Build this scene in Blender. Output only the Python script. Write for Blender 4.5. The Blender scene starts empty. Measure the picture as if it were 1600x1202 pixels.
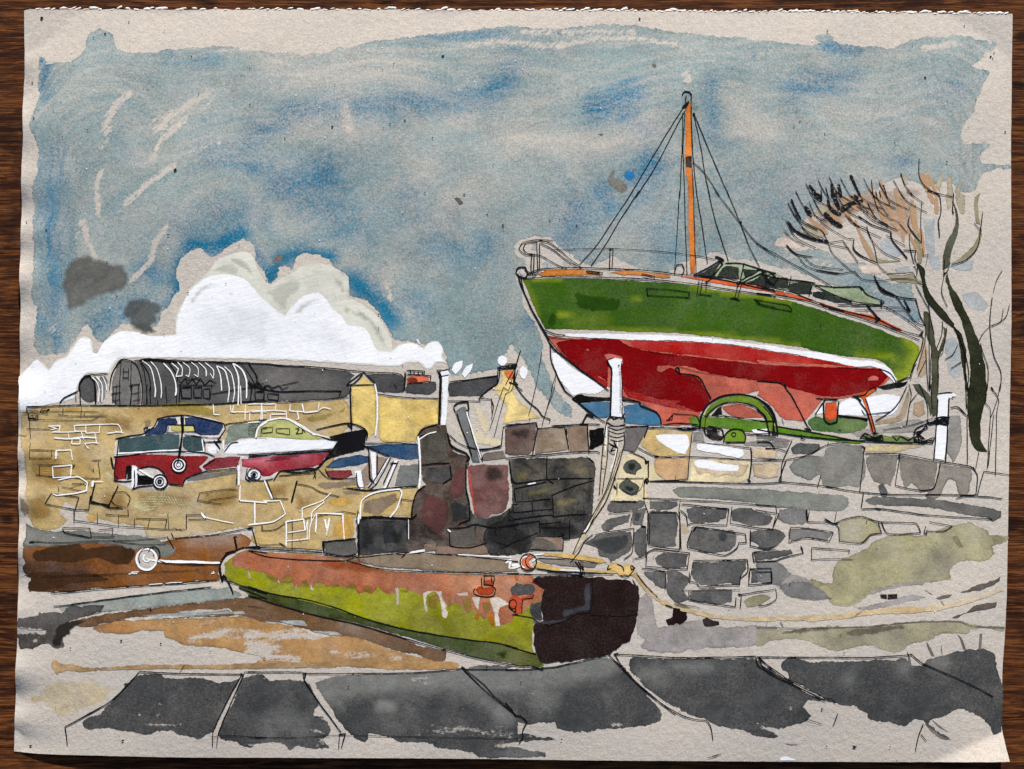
# The photograph shows a flat thing: an unframed ink-and-gouache harbour sketch on a torn-edged,
# slightly cockled sheet of grey paper, lying on a dark wooden table.  It is built as that: a real
# table, a real curved sheet with thickness, and every wash and pen line as paint lying on the sheet.
import bpy, math, random
import numpy as np
from mathutils import Vector, noise as mnoise
from mathutils.geometry import delaunay_2d_cdt

S = 0.00049                      # metres per traced unit (the sheet is about 0.76 m wide)
CX, CY = 800.0, 601.0
rnd = random.Random(7)
scene = bpy.context.scene
COL = scene.collection

# ------------------------------------------------------------------ tracing helpers
OX = (0, 390, 790, 1180); OY = dict(a=0, b=300, c=600, d=892)
KZ = 1600 / 420.0
def P(s):
    """'c1:640,1150 675,1090 ...' -> points; the prefix names the survey square being read off."""
    if not isinstance(s, str): return s
    out = []; ox = oy = 0; k = 1
    for tok in s.replace(',', ' , ').replace(' , ', ',').split():
        if ':' in tok:
            t, tok = tok.split(':')
            if t == 'p': ox = oy = 0; k = 1
            else: ox = OX[int(t[1])]; oy = OY[t[0]]; k = KZ
        x, y = tok.split(',')
        out.append((ox + float(x) / k, oy + float(y) / k))
    return out
def circ(t, cx, cy, rx, ry=None, a0=0, a1=380, n=22):
    ry = ry or rx; (x, y), = P(f'{t}:{cx},{cy}'); k = 1 if t == 'p' else KZ
    return [(x + rx / k * math.cos(math.radians(a0 + (a1 - a0) * i / n)),
             y + ry / k * math.sin(math.radians(a0 + (a1 - a0) * i / n))) for i in range(n + 1)]
def disc(t, cx, cy, r, ry=None, n=14):
    return circ(t, cx, cy, r, ry, 0, 360 - 360 / n, n - 1)

def catmull(pts, closed, step=2.5):
    n = len(pts); out = []
    if n < 3:
        closed = False
    segs = n if closed else n - 1
    for i in range(segs):
        g = (lambda j: pts[j % n]) if closed else (lambda j: pts[min(max(j, 0), n - 1)])
        p0, p1, p2, p3 = g(i - 1), g(i), g(i + 1), g(i + 2)
        L = math.hypot(p2[0] - p1[0], p2[1] - p1[1])
        if L < 1e-6: continue
        m = max(1, int(L / step + .5))
        # tangents limited so that long and short spans side by side do not overshoot
        def tan(a, b, c):
            d1 = math.hypot(b[0]-a[0], b[1]-a[1]); d2 = math.hypot(c[0]-b[0], c[1]-b[1])
            if d1 < 1e-6 or d2 < 1e-6: return ((c[0]-a[0])*.5, (c[1]-a[1])*.5)
            if ((b[0]-a[0])*(c[0]-b[0]) + (b[1]-a[1])*(c[1]-b[1])) / (d1*d2) < .45: return (0.0, 0.0)   # a real corner
            ux = (b[0]-a[0])/d1 + (c[0]-b[0])/d2; uy = (b[1]-a[1])/d1 + (c[1]-b[1])/d2
            q = min(d1, d2, L) * .5
            return (ux*q, uy*q)
        t1 = tan(p0, p1, p2); t2 = tan(p1, p2, p3)
        for j in range(m):
            t = j / m; a = 2*t**3-3*t*t+1; b = t**3-2*t*t+t; c = -2*t**3+3*t*t; d = t**3-t*t
            out.append((a*p1[0]+b*t1[0]+c*p2[0]+d*t2[0], a*p1[1]+b*t1[1]+c*p2[1]+d*t2[1]))
    if not closed: out.append(pts[-1])
    return out

# ------------------------------------------------------------------ the sheet's own surface
def sst(x, a, b):
    t = np.clip((x - a) / (b - a), 0, 1); return t * t * (3 - 2 * t)
def height(x, y):
    """Height of the curled, cockled sheet above the table top, metres."""
    x = np.asarray(x, float); y = np.asarray(y, float)
    z = np.full(x.shape, 17.5)
    t = np.clip((330 - y) / 310, 0, 1.2); z -= 15.5 * t ** 2            # top rolled down to the table, shaped to brighten it in the sun
    t = np.clip((y - 940) / 245, 0, 1.2); z -= 8.0 * t ** 2             # the near edge stays a little up
    t = np.clip((190 - x) / 160, 0, 1.2); z -= 9.0 * t ** 2
    t = np.clip((x - 1420) / 160, 0, 1.2); z -= 9.0 * t ** 2
    z += 1.3 * np.sin(x / 83 + 1.1 * np.sin(y / 140)) * np.sin(y / 97 + .6) * sst(y, 20, 200)
    z += 0.9 * np.sin(x / 47 + y / 61 + 2) * np.sin(y / 71 - x / 150)
    fl = np.exp(-np.clip(x - 30, 0, None) / 26)
    z += 3.0 * fl * (np.sin(y / 13.5 + .8 * np.sin(y / 60)) + .5 * np.sin(y / 31))
    fr = np.exp(-np.clip(1572 - x, 0, None) / 30)
    z += 1.5 * fr * np.sin(y / 60 + 1)
    # turned-up lower right corner: distance beyond the crease from (1452,1192) to (1556,1146)
    dx, dy = 104 / 113.7, -46 / 113.7
    s = (x - 1452) * (-dy) + (y - 1192) * dx
    s = np.clip(s, -4, 60)
    z += np.where(s > -4, .40 * (s + 4) ** 2 / (s + 12), 0)
    return (np.maximum(z, 1.2)) * S
def normal(x, y):
    e = 2.0
    gx = (height(x + e, y) - height(x - e, y)) / (2 * e * S)
    gy = (height(x, y + e) - height(x, y - e)) / (2 * e * S)
    n = np.stack([-gx, gy, np.ones_like(gx)], -1)
    return n / np.linalg.norm(n, axis=-1, keepdims=True)
LAY = 0.00003
def W3(xy, layer):
    x, y = xy[:, 0], xy[:, 1]
    return np.stack([(x - CX) * S, (CY - y) * S, height(x, y) + layer * LAY], -1)

# ------------------------------------------------------------------ materials
def srgb(c):
    return tuple(((v/255)/12.92 if v/255 <= .04045 else ((v/255+.055)/1.055)**2.4) for v in c)
class NT:
    def __init__(s, name):
        s.m = bpy.data.materials.new(name); s.m.use_nodes = True
        s.t = s.m.node_tree; s.t.nodes.clear()
    def n(s, typ, **kw):
        o = s.t.nodes.new(typ)
        for k, v in kw.items(): setattr(o, k, v)
        return o
    def put(s, sock, v):
        if hasattr(v, 'is_output'): s.t.links.new(v, sock)
        elif isinstance(v, (tuple, list)) and len(v) == 3 and sock.type == 'RGBA': sock.default_value = (*v, 1)
        else: sock.default_value = v
    def m_(s, op, a, b=0.0, c=None, clamp=False):
        o = s.n('ShaderNodeMath', operation=op, use_clamp=clamp)
        s.put(o.inputs[0], a); s.put(o.inputs[1], b)
        if c is not None: s.put(o.inputs[2], c)
        return o.outputs[0]
    def vm(s, op, a, b):
        o = s.n('ShaderNodeVectorMath', operation=op); s.put(o.inputs[0], a); s.put(o.inputs[1], b); return o.outputs[0]
    def mix(s, f, a, b):
        o = s.n('ShaderNodeMix', data_type='RGBA', clamp_factor=True)
        s.put(o.inputs[0], f); s.put(o.inputs[6], a); s.put(o.inputs[7], b); return o.outputs[2]
    def scale(s, col, f):
        o = s.n('ShaderNodeVectorMath', operation='SCALE'); s.put(o.inputs[0], col); s.put(o.inputs[3], f); return o.outputs[0]
    def ss(s, x, a, b):
        o = s.n('ShaderNodeMapRange', interpolation_type='SMOOTHSTEP', clamp=True)
        s.put(o.inputs[0], x); s.put(o.inputs[1], a); s.put(o.inputs[2], b); return o.outputs[0]
    def noise(s, vec, sc, det=2.0, rough=.5, dist=0.0):
        o = s.n('ShaderNodeTexNoise'); s.put(o.inputs['Vector'], vec); o.inputs['Scale'].default_value = sc
        o.inputs['Detail'].default_value = det; o.inputs['Roughness'].default_value = rough
        o.inputs['Distortion'].default_value = dist; return o.outputs[0]
    def att(s, name):
        return s.n('ShaderNodeAttribute', attribute_name=name).outputs['Fac']
    def coords(s):
        tc = s.n('ShaderNodeTexCoord').outputs['Object']
        return s.vm('MULTIPLY', tc, (1 / S, 1 / S, 1 / S))
    def mapped(s, vec, ang, sc, loc=(0, 0, 0)):
        o = s.n('ShaderNodeMapping', vector_type='TEXTURE'); s.put(o.inputs[0], vec)
        o.inputs['Location'].default_value = loc
        o.inputs['Rotation'].default_value = (0, 0, ang); o.inputs['Scale'].default_value = tuple(1 / v for v in sc); return o.outputs[0]

def paper_nodes(t, P_):
    """grey handmade paper: colour, grain factor, relief"""
    nf = t.noise(P_, .42, 2.0, .6); nm = t.noise(P_, .11, 3.0, .6); nl = t.noise(P_, .012, 3.0)
    fib = t.noise(t.mapped(P_, .5, (.16, .75, 1)), 1.0, 2.0, .5, 1.4)
    fib2 = t.noise(t.mapped(P_, -.9, (.16, .8, 1), (40, 7, 0)), 1.0, 2.0, .5, 1.4)
    dark = t.m_('ADD', t.ss(fib, .64, .76), t.ss(fib2, .65, .77))
    g = t.m_('MULTIPLY_ADD', t.m_('SUBTRACT', nf, .5), .66, 1.0)
    g = t.m_('MULTIPLY_ADD', t.m_('SUBTRACT', nm, .5), .24, g)
    g = t.m_('MULTIPLY_ADD', dark, -.20, g)
    warm = t.mix(t.ss(nl, .35, .65), srgb((194, 186, 177)), srgb((199, 189, 178)))
    h = t.m_('ADD', t.m_('MULTIPLY', nf, .32), t.m_('MULTIPLY', nm, .95))
    return t.scale(warm, g), g, h
def finish(t, col, h, rough=.9, bump=.42, alpha=None, spec=.06):
    b = t.n('ShaderNodeBsdfPrincipled'); t.put(b.inputs['Base Color'], col)
    t.put(b.inputs['Roughness'], rough); b.inputs['Specular IOR Level'].default_value = spec
    if h is not None:
        bp = t.n('ShaderNodeBump'); bp.inputs['Strength'].default_value = bump; bp.inputs['Distance'].default_value = .00075
        t.put(bp.inputs['Height'], h); t.t.links.new(bp.outputs[0], b.inputs['Normal'])
    if alpha is not None: t.put(b.inputs['Alpha'], alpha)
    o = t.n('ShaderNodeOutputMaterial'); t.t.links.new(b.outputs[0], o.inputs[0]); return t.m

_mats = {}
def wash(A, B=None, dens=.92, grain=.12, bloom=.20, rim=.35, soft=0, lift=None, mixn=1.5, streak=None, val=.5, bump=.36, bs=.02, rough=.9, gf=1.0, thick=0, erode=1.0):
    """watercolour / gouache: pigment over the paper, granulating, pooling at the rim, broken by dry brush"""
    key = (A, B, dens, grain, bloom, rim, soft, lift, mixn, bump, bs, rough, gf, thick, erode, streak, val)
    if key in _mats: return _mats[key]
    t = NT('paint'); P_ = t.coords(); pc, g, h = paper_nodes(t, P_)
    sd = len(_mats) * 61.7
    Q = t.vm('ADD', P_, (sd, sd * .37, sd * .11))
    n1 = t.noise(t.mapped(Q, streak, (bs * .65, bs * 1.5, 1)), 1.0, 5.0, .62, .12) if streak is not None else t.noise(Q, bs, 5.0, .6, .6); n2 = t.noise(P_, .33, 2.5, .65)
    a = srgb(A)
    d = t.m_('ADD', t.att('tone'), dens)
    d = t.m_('MULTIPLY_ADD', t.m_('SUBTRACT', n1, .5), bloom * 2, d)
    d = t.m_('MULTIPLY_ADD', t.m_('SUBTRACT', n2, .5), grain * 2, d, clamp=True)
    if lift is not None:
        ang, fx, fy = lift
        ns = t.noise(t.mapped(P_, ang, (fx, fy, 1)), 1.0, 3.0, .6)
        nt2 = t.noise(P_, .22, 3.0, .65)
        l = t.m_('MULTIPLY_ADD', t.m_('SUBTRACT', ns, .5), 1.0, t.att('lift'))
        l = t.m_('MULTIPLY_ADD', t.m_('SUBTRACT', nt2, .5), .75, l)
        d = t.m_('MULTIPLY', d, t.m_('SUBTRACT', 1.0, t.m_('MULTIPLY', t.ss(l, .40, .68), .93)))
    ero = None
    if erode and not soft:                     # the rim breaks up over the tooth of the paper
        ne = t.noise(P_, .16, 3.0, .7)
        ero = t.ss(t.m_('MULTIPLY_ADD', t.m_('SUBTRACT', ne, .41), t.m_('MULTIPLY', t.att('ero'), 9.0 * erode), t.att('edge')), -.9, .05)
    if B is not None:
        Q3 = t.vm('ADD', Q, (500, 90, 3))
        n3 = t.noise(t.mapped(Q3, streak, (bs * .7, bs * 1.7, 1)), 1.0, 5.0, .65, .12) if streak is not None else t.noise(Q3, bs * 1.3, 5.0, .62, .5)
        f = t.m_('MULTIPLY_ADD', t.m_('SUBTRACT', n3, .5), mixn, t.att('mixb'), clamp=True)
        col = t.mix(f, a, srgb(B))
    else:
        n3 = t.noise(t.vm('ADD', Q, (500, 90, 3)), bs * 1.6, 4.0, .6)
        col = t.scale(t.mix(0.0, a, a), t.m_('MULTIPLY_ADD', t.m_('SUBTRACT', n3, .5), .55, 1.0))
    if val:                                    # uneven charge of pigment: pools, blooms, mottling
        nv = t.noise(t.vm('ADD', Q, (33, 700, 5)), bs * 1.1, 6.0, .68, .8)
        v2 = t.noise(P_, .075, 4.0, .7)
        vv = t.m_('ADD', t.m_('MULTIPLY_ADD', t.ss(nv, .30, .70), val, 1.0 - val * .5), t.m_('MULTIPLY', t.m_('SUBTRACT', v2, .5), val * .8))
        col = t.scale(col, vv)
    tide = t.m_('SUBTRACT', 1.0, t.ss(t.m_('ABSOLUTE', t.m_('SUBTRACT', n1, .47)), .0, .022))   # dried tide marks
    col = t.scale(col, t.m_('MULTIPLY_ADD', tide, -.14 * min(1, rim * 4), 1.0))
    if rim:
        e = t.m_('MULTIPLY_ADD', n2, 2.0, t.att('edge'))
        r = t.m_('SUBTRACT', 1.0, t.ss(e, 1.2, 4.6))
        r = t.m_('MULTIPLY', r, t.ss(n1, .38, .62))
        col = t.scale(col, t.m_('MULTIPLY_ADD', r, -rim, 1.0))
    gg = g if gf == 1 else t.m_('MULTIPLY_ADD', t.m_('SUBTRACT', g, 1.0), gf, 1.0)
    col = t.scale(col, gg)
    fin = t.mix(d, pc, col)
    if thick:                                   # brushed body colour: ridges left by the bristles
        br = t.noise(t.mapped(P_, .25, (.03, .22, 1)), 1.0, 3.0, .6)
        h = t.m_('MULTIPLY_ADD', br, thick, t.m_('MULTIPLY', h, .55))
    al = ero
    if soft:
        al = t.ss(t.m_('MULTIPLY_ADD', t.m_('SUBTRACT', n1, .5), soft * 1.3, t.att('edge')), 0.0, float(soft))
        al = t.m_('MULTIPLY', al, d); fin = col                     # a glaze: what lies under it shows through
    _mats[key] = finish(t, fin, h, rough, bump, al); return _mats[key]
def ink_mat(c, rough=.6, wear=.25):
    key = ('ink', c, wear)
    if key in _mats: return _mats[key]
    t = NT('ink'); P_ = t.coords(); pc, g, h = paper_nodes(t, P_)
    n = t.noise(P_, .3, 3.0, .6)
    col = t.mix(t.m_('MULTIPLY', t.ss(n, .56, .75), wear), srgb(c), pc)
    _mats[key] = finish(t, col, h, rough, .35); return _mats[key]

# ------------------------------------------------------------------ building paint on the sheet
def inside(px, py, poly):
    x1, y1 = poly[:, 0], poly[:, 1]; x2, y2 = np.roll(x1, -1), np.roll(y1, -1)
    r = np.zeros(len(px), bool)
    for s in range(0, len(px), 4000):
        X = px[s:s+4000, None]; Y = py[s:s+4000, None]
        c = ((y1 > Y) != (y2 > Y)) & (X < (x2 - x1) * (Y - y1) / (y2 - y1 + 1e-12) + x1)
        r[s:s+4000] = c.sum(1) % 2 == 1
    return r
def bdist(p, B):
    d = np.zeros(len(p))
    for s in range(0, len(p), 3000):
        q = p[s:s+3000]; d[s:s+3000] = np.sqrt(((q[:, None, :] - B[None]) ** 2).sum(-1)).min(1)
    return d
def field(xy, strokes, add=False):
    """soft brush strokes: list of (points, radius, value)"""
    v = np.zeros(len(xy))
    for pts, r, val in strokes or ():
        pts = np.array(P(pts), float)
        if len(pts) == 1: d = np.hypot(*(xy - pts[0]).T)
        else:
            d = np.full(len(xy), 1e9)
            for a, b in zip(pts[:-1], pts[1:]):
                ab = b - a; t = np.clip(((xy - a) @ ab) / (ab @ ab + 1e-9), 0, 1)
                d = np.minimum(d, np.hypot(*(xy - (a + t[:, None] * ab)).T))
        f = val * np.exp(-(d / r) ** 2 * 1.2)
        v = v + f if add else np.where(np.abs(f) > np.abs(v), f, v)
    return v
def rough_loop(pts, amp, seed, step=2.5, smooth=True):
    pts = catmull(pts, True, step) if smooth else pts
    if amp <= 0: return np.array(pts, float)
    n = len(pts); out = []
    for i, (x, y) in enumerate(pts):
        a = pts[i-1]; b = pts[(i+1) % n]; tx, ty = b[0]-a[0], b[1]-a[1]; L = math.hypot(tx, ty) + 1e-6
        d = amp * (1.3 * mnoise.noise(Vector((x*.06, y*.06, seed))) + 1.0 * mnoise.noise(Vector((x*.19, y*.19, seed+9)))
                   + .9 * mnoise.noise(Vector((x*.45, y*.45, seed+5))) + .5 * mnoise.noise(Vector((x*.9, y*.9, seed+2))))
        out.append((x + ty/L*d, y - tx/L*d))
    return np.array(out)
def patch(loops, grid):
    """triangulate outer loop minus holes with inner points; returns xy, faces, edge distance"""
    outer = loops[0]
    lo, hi = outer.min(0), outer.max(0)
    gx, gy = np.meshgrid(np.arange(lo[0], hi[0], grid), np.arange(lo[1], hi[1], grid * .9))
    gx = gx + (np.arange(gx.shape[0]) % 2)[:, None] * grid * .5
    p = np.stack([gx.ravel(), gy.ravel()], -1)
    B = np.concatenate(loops)
    if len(p):
        k = inside(p[:, 0], p[:, 1], outer)
        for h in loops[1:]: k &= ~inside(p[:, 0], p[:, 1], h)
        p = p[k]
    if len(p):
        d = bdist(p, B); p = p[d > grid * .45]; d = d[d > grid * .45]
    else: d = np.zeros(0)
    vs = np.concatenate([B, p]) if len(p) else B
    ed = []; o = 0
    for L in loops:
        n = len(L); ed += [(o + i, o + (i + 1) % n) for i in range(n)]; o += n
    r = delaunay_2d_cdt([Vector(v) for v in vs], ed, [], 2, 1e-4)
    xy = np.array([tuple(v) for v in r[0]]); orig = r[3]
    dist = np.zeros(len(xy)); nb = len(B)
    for i, og in enumerate(orig):
        if og and min(og) >= nb: dist[i] = d[min(og) - nb]
    return xy, r[2], dist
def link_mesh(name, verts, faces, mat, parent, attrs=None, nrm=None):
    me = bpy.data.meshes.new(name); me.from_pydata([tuple(v) for v in verts], [], faces)
    for k, v in (attrs or {}).items():
        a = me.attributes.new(k, 'FLOAT', 'POINT'); a.data.foreach_set('value', np.asarray(v, np.float32))
    if mat is not None: me.materials.append(mat)
    me.polygons.foreach_set('use_smooth', np.ones(len(me.polygons), bool)); me.update()
    if nrm is not None: me.normals_split_custom_set_from_vertices([tuple(n) for n in nrm])
    o = bpy.data.objects.new(name, me); COL.objects.link(o)
    if parent is not None: o.parent = parent
    return o
_seed = [0]
def Wsh(parent, name, shapes, mat, layer, amp=1.0, holes=(), tone=None, mixb=None, lift=None, grid=None, label=None, smooth=True, one=False):
    if not one and not (isinstance(shapes, str) or isinstance(shapes[0], tuple)) and len(shapes) > 1:
        first = Wsh(parent, name, shapes[:1], mat, layer, amp, holes, tone, mixb, lift, grid, label, smooth)
        for i, sh in enumerate(shapes[1:]):
            Wsh(parent if parent is not ART else first, name, [sh], mat, layer + (i % 12) * .05 + .05, amp, (), tone, mixb, lift, grid, None, smooth)
        return first
    return Wash1(parent, name, shapes, mat, layer, amp, holes, tone, mixb, lift, grid, label, smooth)
def Wash1(parent, name, shapes, mat, layer, amp, holes, tone, mixb, lift, grid, label, smooth):
    """a painted area (or several patches of one colour) lying on the sheet"""
    if isinstance(shapes, str) or (shapes and isinstance(shapes[0], tuple)): shapes = [shapes]
    V = []; F = []; E = []; R = []; N = 0
    for i, sh in enumerate(shapes):
        _seed[0] += 1
        pts = P(sh); a = np.array(pts); size = math.sqrt(max(1, np.ptp(a[:, 0]) * np.ptp(a[:, 1])))
        step = 2.5 if size > 25 else 1.6
        loops = [rough_loop(pts, amp * min(1, size / 30), _seed[0] * 3.1, step, smooth)]
        if i == 0:
            for h in holes: loops.append(rough_loop(P(h), amp * .6, _seed[0] * 5.7, 1.8))
        xy, f, d = patch(loops, grid or min(9, max(2.5, size / 14)))
        V.append(W3(xy, layer + i * .06)); E.append((xy, d)); R.append(np.full(len(xy), min(1.0, max(.12, d.max() / 14 if len(d) else .12)))); F += [tuple(v + N for v in q) for q in f]; N += len(xy)
    xy = np.concatenate([e[0] for e in E]); d = np.concatenate([e[1] for e in E]); ero = np.concatenate(R)
    at = dict(edge=d, tone=field(xy, tone, True), mixb=field(xy, mixb), lift=field(xy, lift), ero=ero)
    V = np.concatenate(V)
    F = [f if _ccw(V, f) else tuple(reversed(f)) for f in F]
    o = link_mesh(name, V, F, mat, parent, at, normal(xy[:, 0], xy[:, 1]))
    if label: o['label'] = label
    return o
def _ccw(V, f):
    a, b, c = V[f[0]], V[f[1]], V[f[2]]
    return (b[0]-a[0])*(c[1]-a[1]) - (b[1]-a[1])*(c[0]-a[0]) > 0
def Ink(parent, name, strokes, mat, layer=14, w=1.5, label=None, rag=.35):
    if len(strokes) > 1 and (len(strokes) <= 12 or name in ('rib', 'white_line', 'pencil_line', 'rigging')):
        return [Ink(parent, name, [s], mat, layer + (i % 40) * .05, w, label, rag) for i, s in enumerate(strokes)][0]
    """pen or brush lines; a stroke is 'pts', ('pts', width) or ('pts', width, 'sharp')"""
    V = []; F = []; N = 0; XY = []
    for i, st in enumerate(strokes):
        ww = w * .94; sharp = False
        if isinstance(st, tuple) and isinstance(st[0], (str, list)):
            if len(st) > 1 and st[1]: ww = st[1] * .95
            sharp = len(st) > 2; st = st[0]
        pts = P(st)
        if sharp:
            q = []
            for a, b in zip(pts[:-1], pts[1:]):
                m = max(1, int(math.hypot(b[0]-a[0], b[1]-a[1]) / 2.5)); q += [(a[0]+(b[0]-a[0])*j/m, a[1]+(b[1]-a[1])*j/m) for j in range(m)]
            q.append(pts[-1])
        else: q = catmull(pts, False, 2.2)
        _seed[0] += 1; sd = _seed[0] * 1.7
        q = [(x + .55*mnoise.noise(Vector((x*.05, y*.05, sd))) + .25*mnoise.noise(Vector((x*.3, y*.3, sd))),
              y + .55*mnoise.noise(Vector((x*.05, y*.05, sd+40))) + .25*mnoise.noise(Vector((x*.3, y*.3, sd+40)))) for x, y in q]
        n = len(q)
        if n < 2: continue
        arr = np.array(q); tg = np.gradient(arr, axis=0); L = np.hypot(tg[:, 0], tg[:, 1]) + 1e-6; tg /= L[:, None]
        nr = np.stack([-tg[:, 1], tg[:, 0]], -1)
        hw = np.array([ww * .5 * (1 + rag * (1.2*mnoise.noise(Vector((x*.04, y*.04, sd+7))) + .8*mnoise.noise(Vector((x*.35, y*.35, sd+3))))) for x, y in q])
        k = np.arange(n); en = np.minimum(k, n - 1 - k) * 2.2
        hw *= .55 + .45 * np.clip(en / (2 + ww), 0, 1)
        a = arr + nr * hw[:, None]; b = arr - nr * hw[:, None]
        xy = np.empty((2*n, 2)); xy[0::2] = a; xy[1::2] = b
        XY.append(xy); V.append(W3(xy, layer + (i % 40) * .05))
        F += [(N+2*j, N+2*j+1, N+2*j+3, N+2*j+2) for j in range(n-1)]; N += 2*n
    V = np.concatenate(V); xy = np.concatenate(XY)
    F = [f if _ccw(V, f) else tuple(reversed(f)) for f in F]
    o = link_mesh(name, V, F, mat, parent, None, normal(xy[:, 0], xy[:, 1]))
    if label: o['label'] = label
    return o

BLACK = ink_mat((17, 16, 18), .6, .10); WHITE_INK = ink_mat((246, 246, 246), .7, .10); GREY_INK = ink_mat((74, 70, 68), .7, .45)
GOU = dict(erode=.2, val=.06, grain=.05, bloom=.04, rim=.05, bump=.35, gf=.35, thick=.5)
def gouache(A, B=None, **kw): return wash(A, B, **{**GOU, 'dens': 1.0, **kw})
WHITE = gouache((241, 242, 246), (226, 228, 235))

# ------------------------------------------------------------------ table and floor
def box(bmv, bmf, x0, x1, y0, y1, z0, z1, b=0):
    n = len(bmv)
    bmv += [(x0,y0,z0),(x1,y0,z0),(x1,y1,z0),(x0,y1,z0),(x0,y0,z1),(x1,y0,z1),(x1,y1,z1),(x0,y1,z1)]
    bmf += [(n,n+3,n+2,n+1),(n+4,n+5,n+6,n+7),(n,n+1,n+5,n+4),(n+1,n+2,n+6,n+5),(n+2,n+3,n+7,n+6),(n+3,n,n+4,n+7)]
def solid(name, boxes, mat, parent, bevel=.004, label=None):
    v = []; f = []
    for b in boxes: box(v, f, *b)
    me = bpy.data.meshes.new(name); me.from_pydata(v, [], f); me.materials.append(mat)
    o = bpy.data.objects.new(name, me); COL.objects.link(o); o.parent = parent
    m = o.modifiers.new('bevel', 'BEVEL'); m.width = bevel; m.segments = 3
    return o
def wood():
    t = NT('dark_wood'); P_ = t.coords()
    warp = t.noise(t.mapped(P_, 0, (.0016, .008, 1)), 1.0, 3.0, .5)
    Q = t.vm('ADD', P_, t.scale(t.mix(0.0, (0, 1, 0), (0, 1, 0)), t.m_('MULTIPLY', warp, 55.0)))
    board = t.noise(t.mapped(Q, .0, (.0028, .024, 1)), 1.0, 3.0, .6, .4)
    fine = t.noise(t.mapped(Q, .0, (.012, .21, 1)), 1.0, 5.0, .8, .2)
    pore = t.noise(t.mapped(Q, .0, (.035, .75, 1)), 1.0, 2.0, .6)
    blot = t.noise(t.mapped(P_, 0, (.011, .017, 1)), 1.0, 4.0, .6)
    c = t.mix(t.ss(board, .34, .66), srgb((42, 18, 9)), srgb((86, 48, 22)))
    c = t.mix(t.m_('MULTIPLY', t.ss(fine, .47, .62), .75), c, srgb((132, 80, 40)))
    c = t.mix(t.m_('MULTIPLY', t.ss(fine, .50, .34), .85), c, srgb((38, 17, 10)))
    c = t.mix(t.m_('MULTIPLY', t.ss(pore, .55, .72), .75), c, srgb((26, 11, 7)))
    c = t.mix(t.m_('MULTIPLY', t.ss(blot, .54, .70), .75), c, srgb((26, 11, 7)))
    # two dark knots, as on the right-hand side of the board
    for kx, ky, rx, ry in ((1590, 132, 20, 13), (1596, 56, 18, 10), (604, 4, 16, 5), (12, 812, 16, 10)):
        d = t.n('ShaderNodeVectorMath', operation='LENGTH')
        t.put(d.inputs[0], t.vm('MULTIPLY', t.vm('SUBTRACT', P_, (kx - CX, CY - ky, 0)), (1 / rx, 1 / ry, 0)))
        dd = t.m_('MULTIPLY_ADD', t.m_('SUBTRACT', fine, .5), 1.6, d.outputs['Value'])
        c = t.mix(t.m_('MULTIPLY', t.ss(dd, 1.1, .3), .85), c, srgb((18, 9, 6)))
    h = t.m_('ADD', t.m_('MULTIPLY', fine, .6), t.m_('MULTIPLY', pore, -.5))
    return finish(t, c, h, t.m_('MULTIPLY_ADD', fine, .2, .5), .6, None, .12)
def floor_mat():
    t = NT('floor_stone'); P_ = t.coords()
    n = t.noise(P_, .01, 5.0); c = t.mix(n, srgb((92, 84, 76)), srgb((130, 122, 112)))
    return finish(t, c, n, .8, .3)
table = bpy.data.objects.new('table', None); COL.objects.link(table); table.location = (0, 0, -.74)
table['label'] = 'dark brown wooden table with fine horizontal grain and knots under the painting'; table['category'] = 'table'
WD = wood()
TT = solid('tabletop', [(-.80, .80, -.56, .56, -.034, 0)], WD, table, .005)
for sx in (-1, 1):
    for sy in (-1, 1):
        x, y = sx * .71, sy * .47
        solid('leg', [(x - .035, x + .035, y - .035, y + .035, -.74, -.0345)], WD, table)
solid('apron', [(-.67, .67, -.48, -.46, -.12, -.0345), (-.67, .67, .46, .48, -.12, -.0345),
                (-.72, -.70, -.43, .43, -.12, -.0345), (.70, .72, -.43, .43, -.12, -.0345)], WD, table)
for o in table.children: o.location = (0, 0, .74)
me = bpy.data.meshes.new('floor'); me.from_pydata([(-6,-6,-.74),(6,-6,-.74),(6,6,-.74),(-6,6,-.74)], [], [(0,1,2,3)])
me.materials.append(floor_mat()); fl = bpy.data.objects.new('floor', me); COL.objects.link(fl); fl['kind'] = 'structure'

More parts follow.
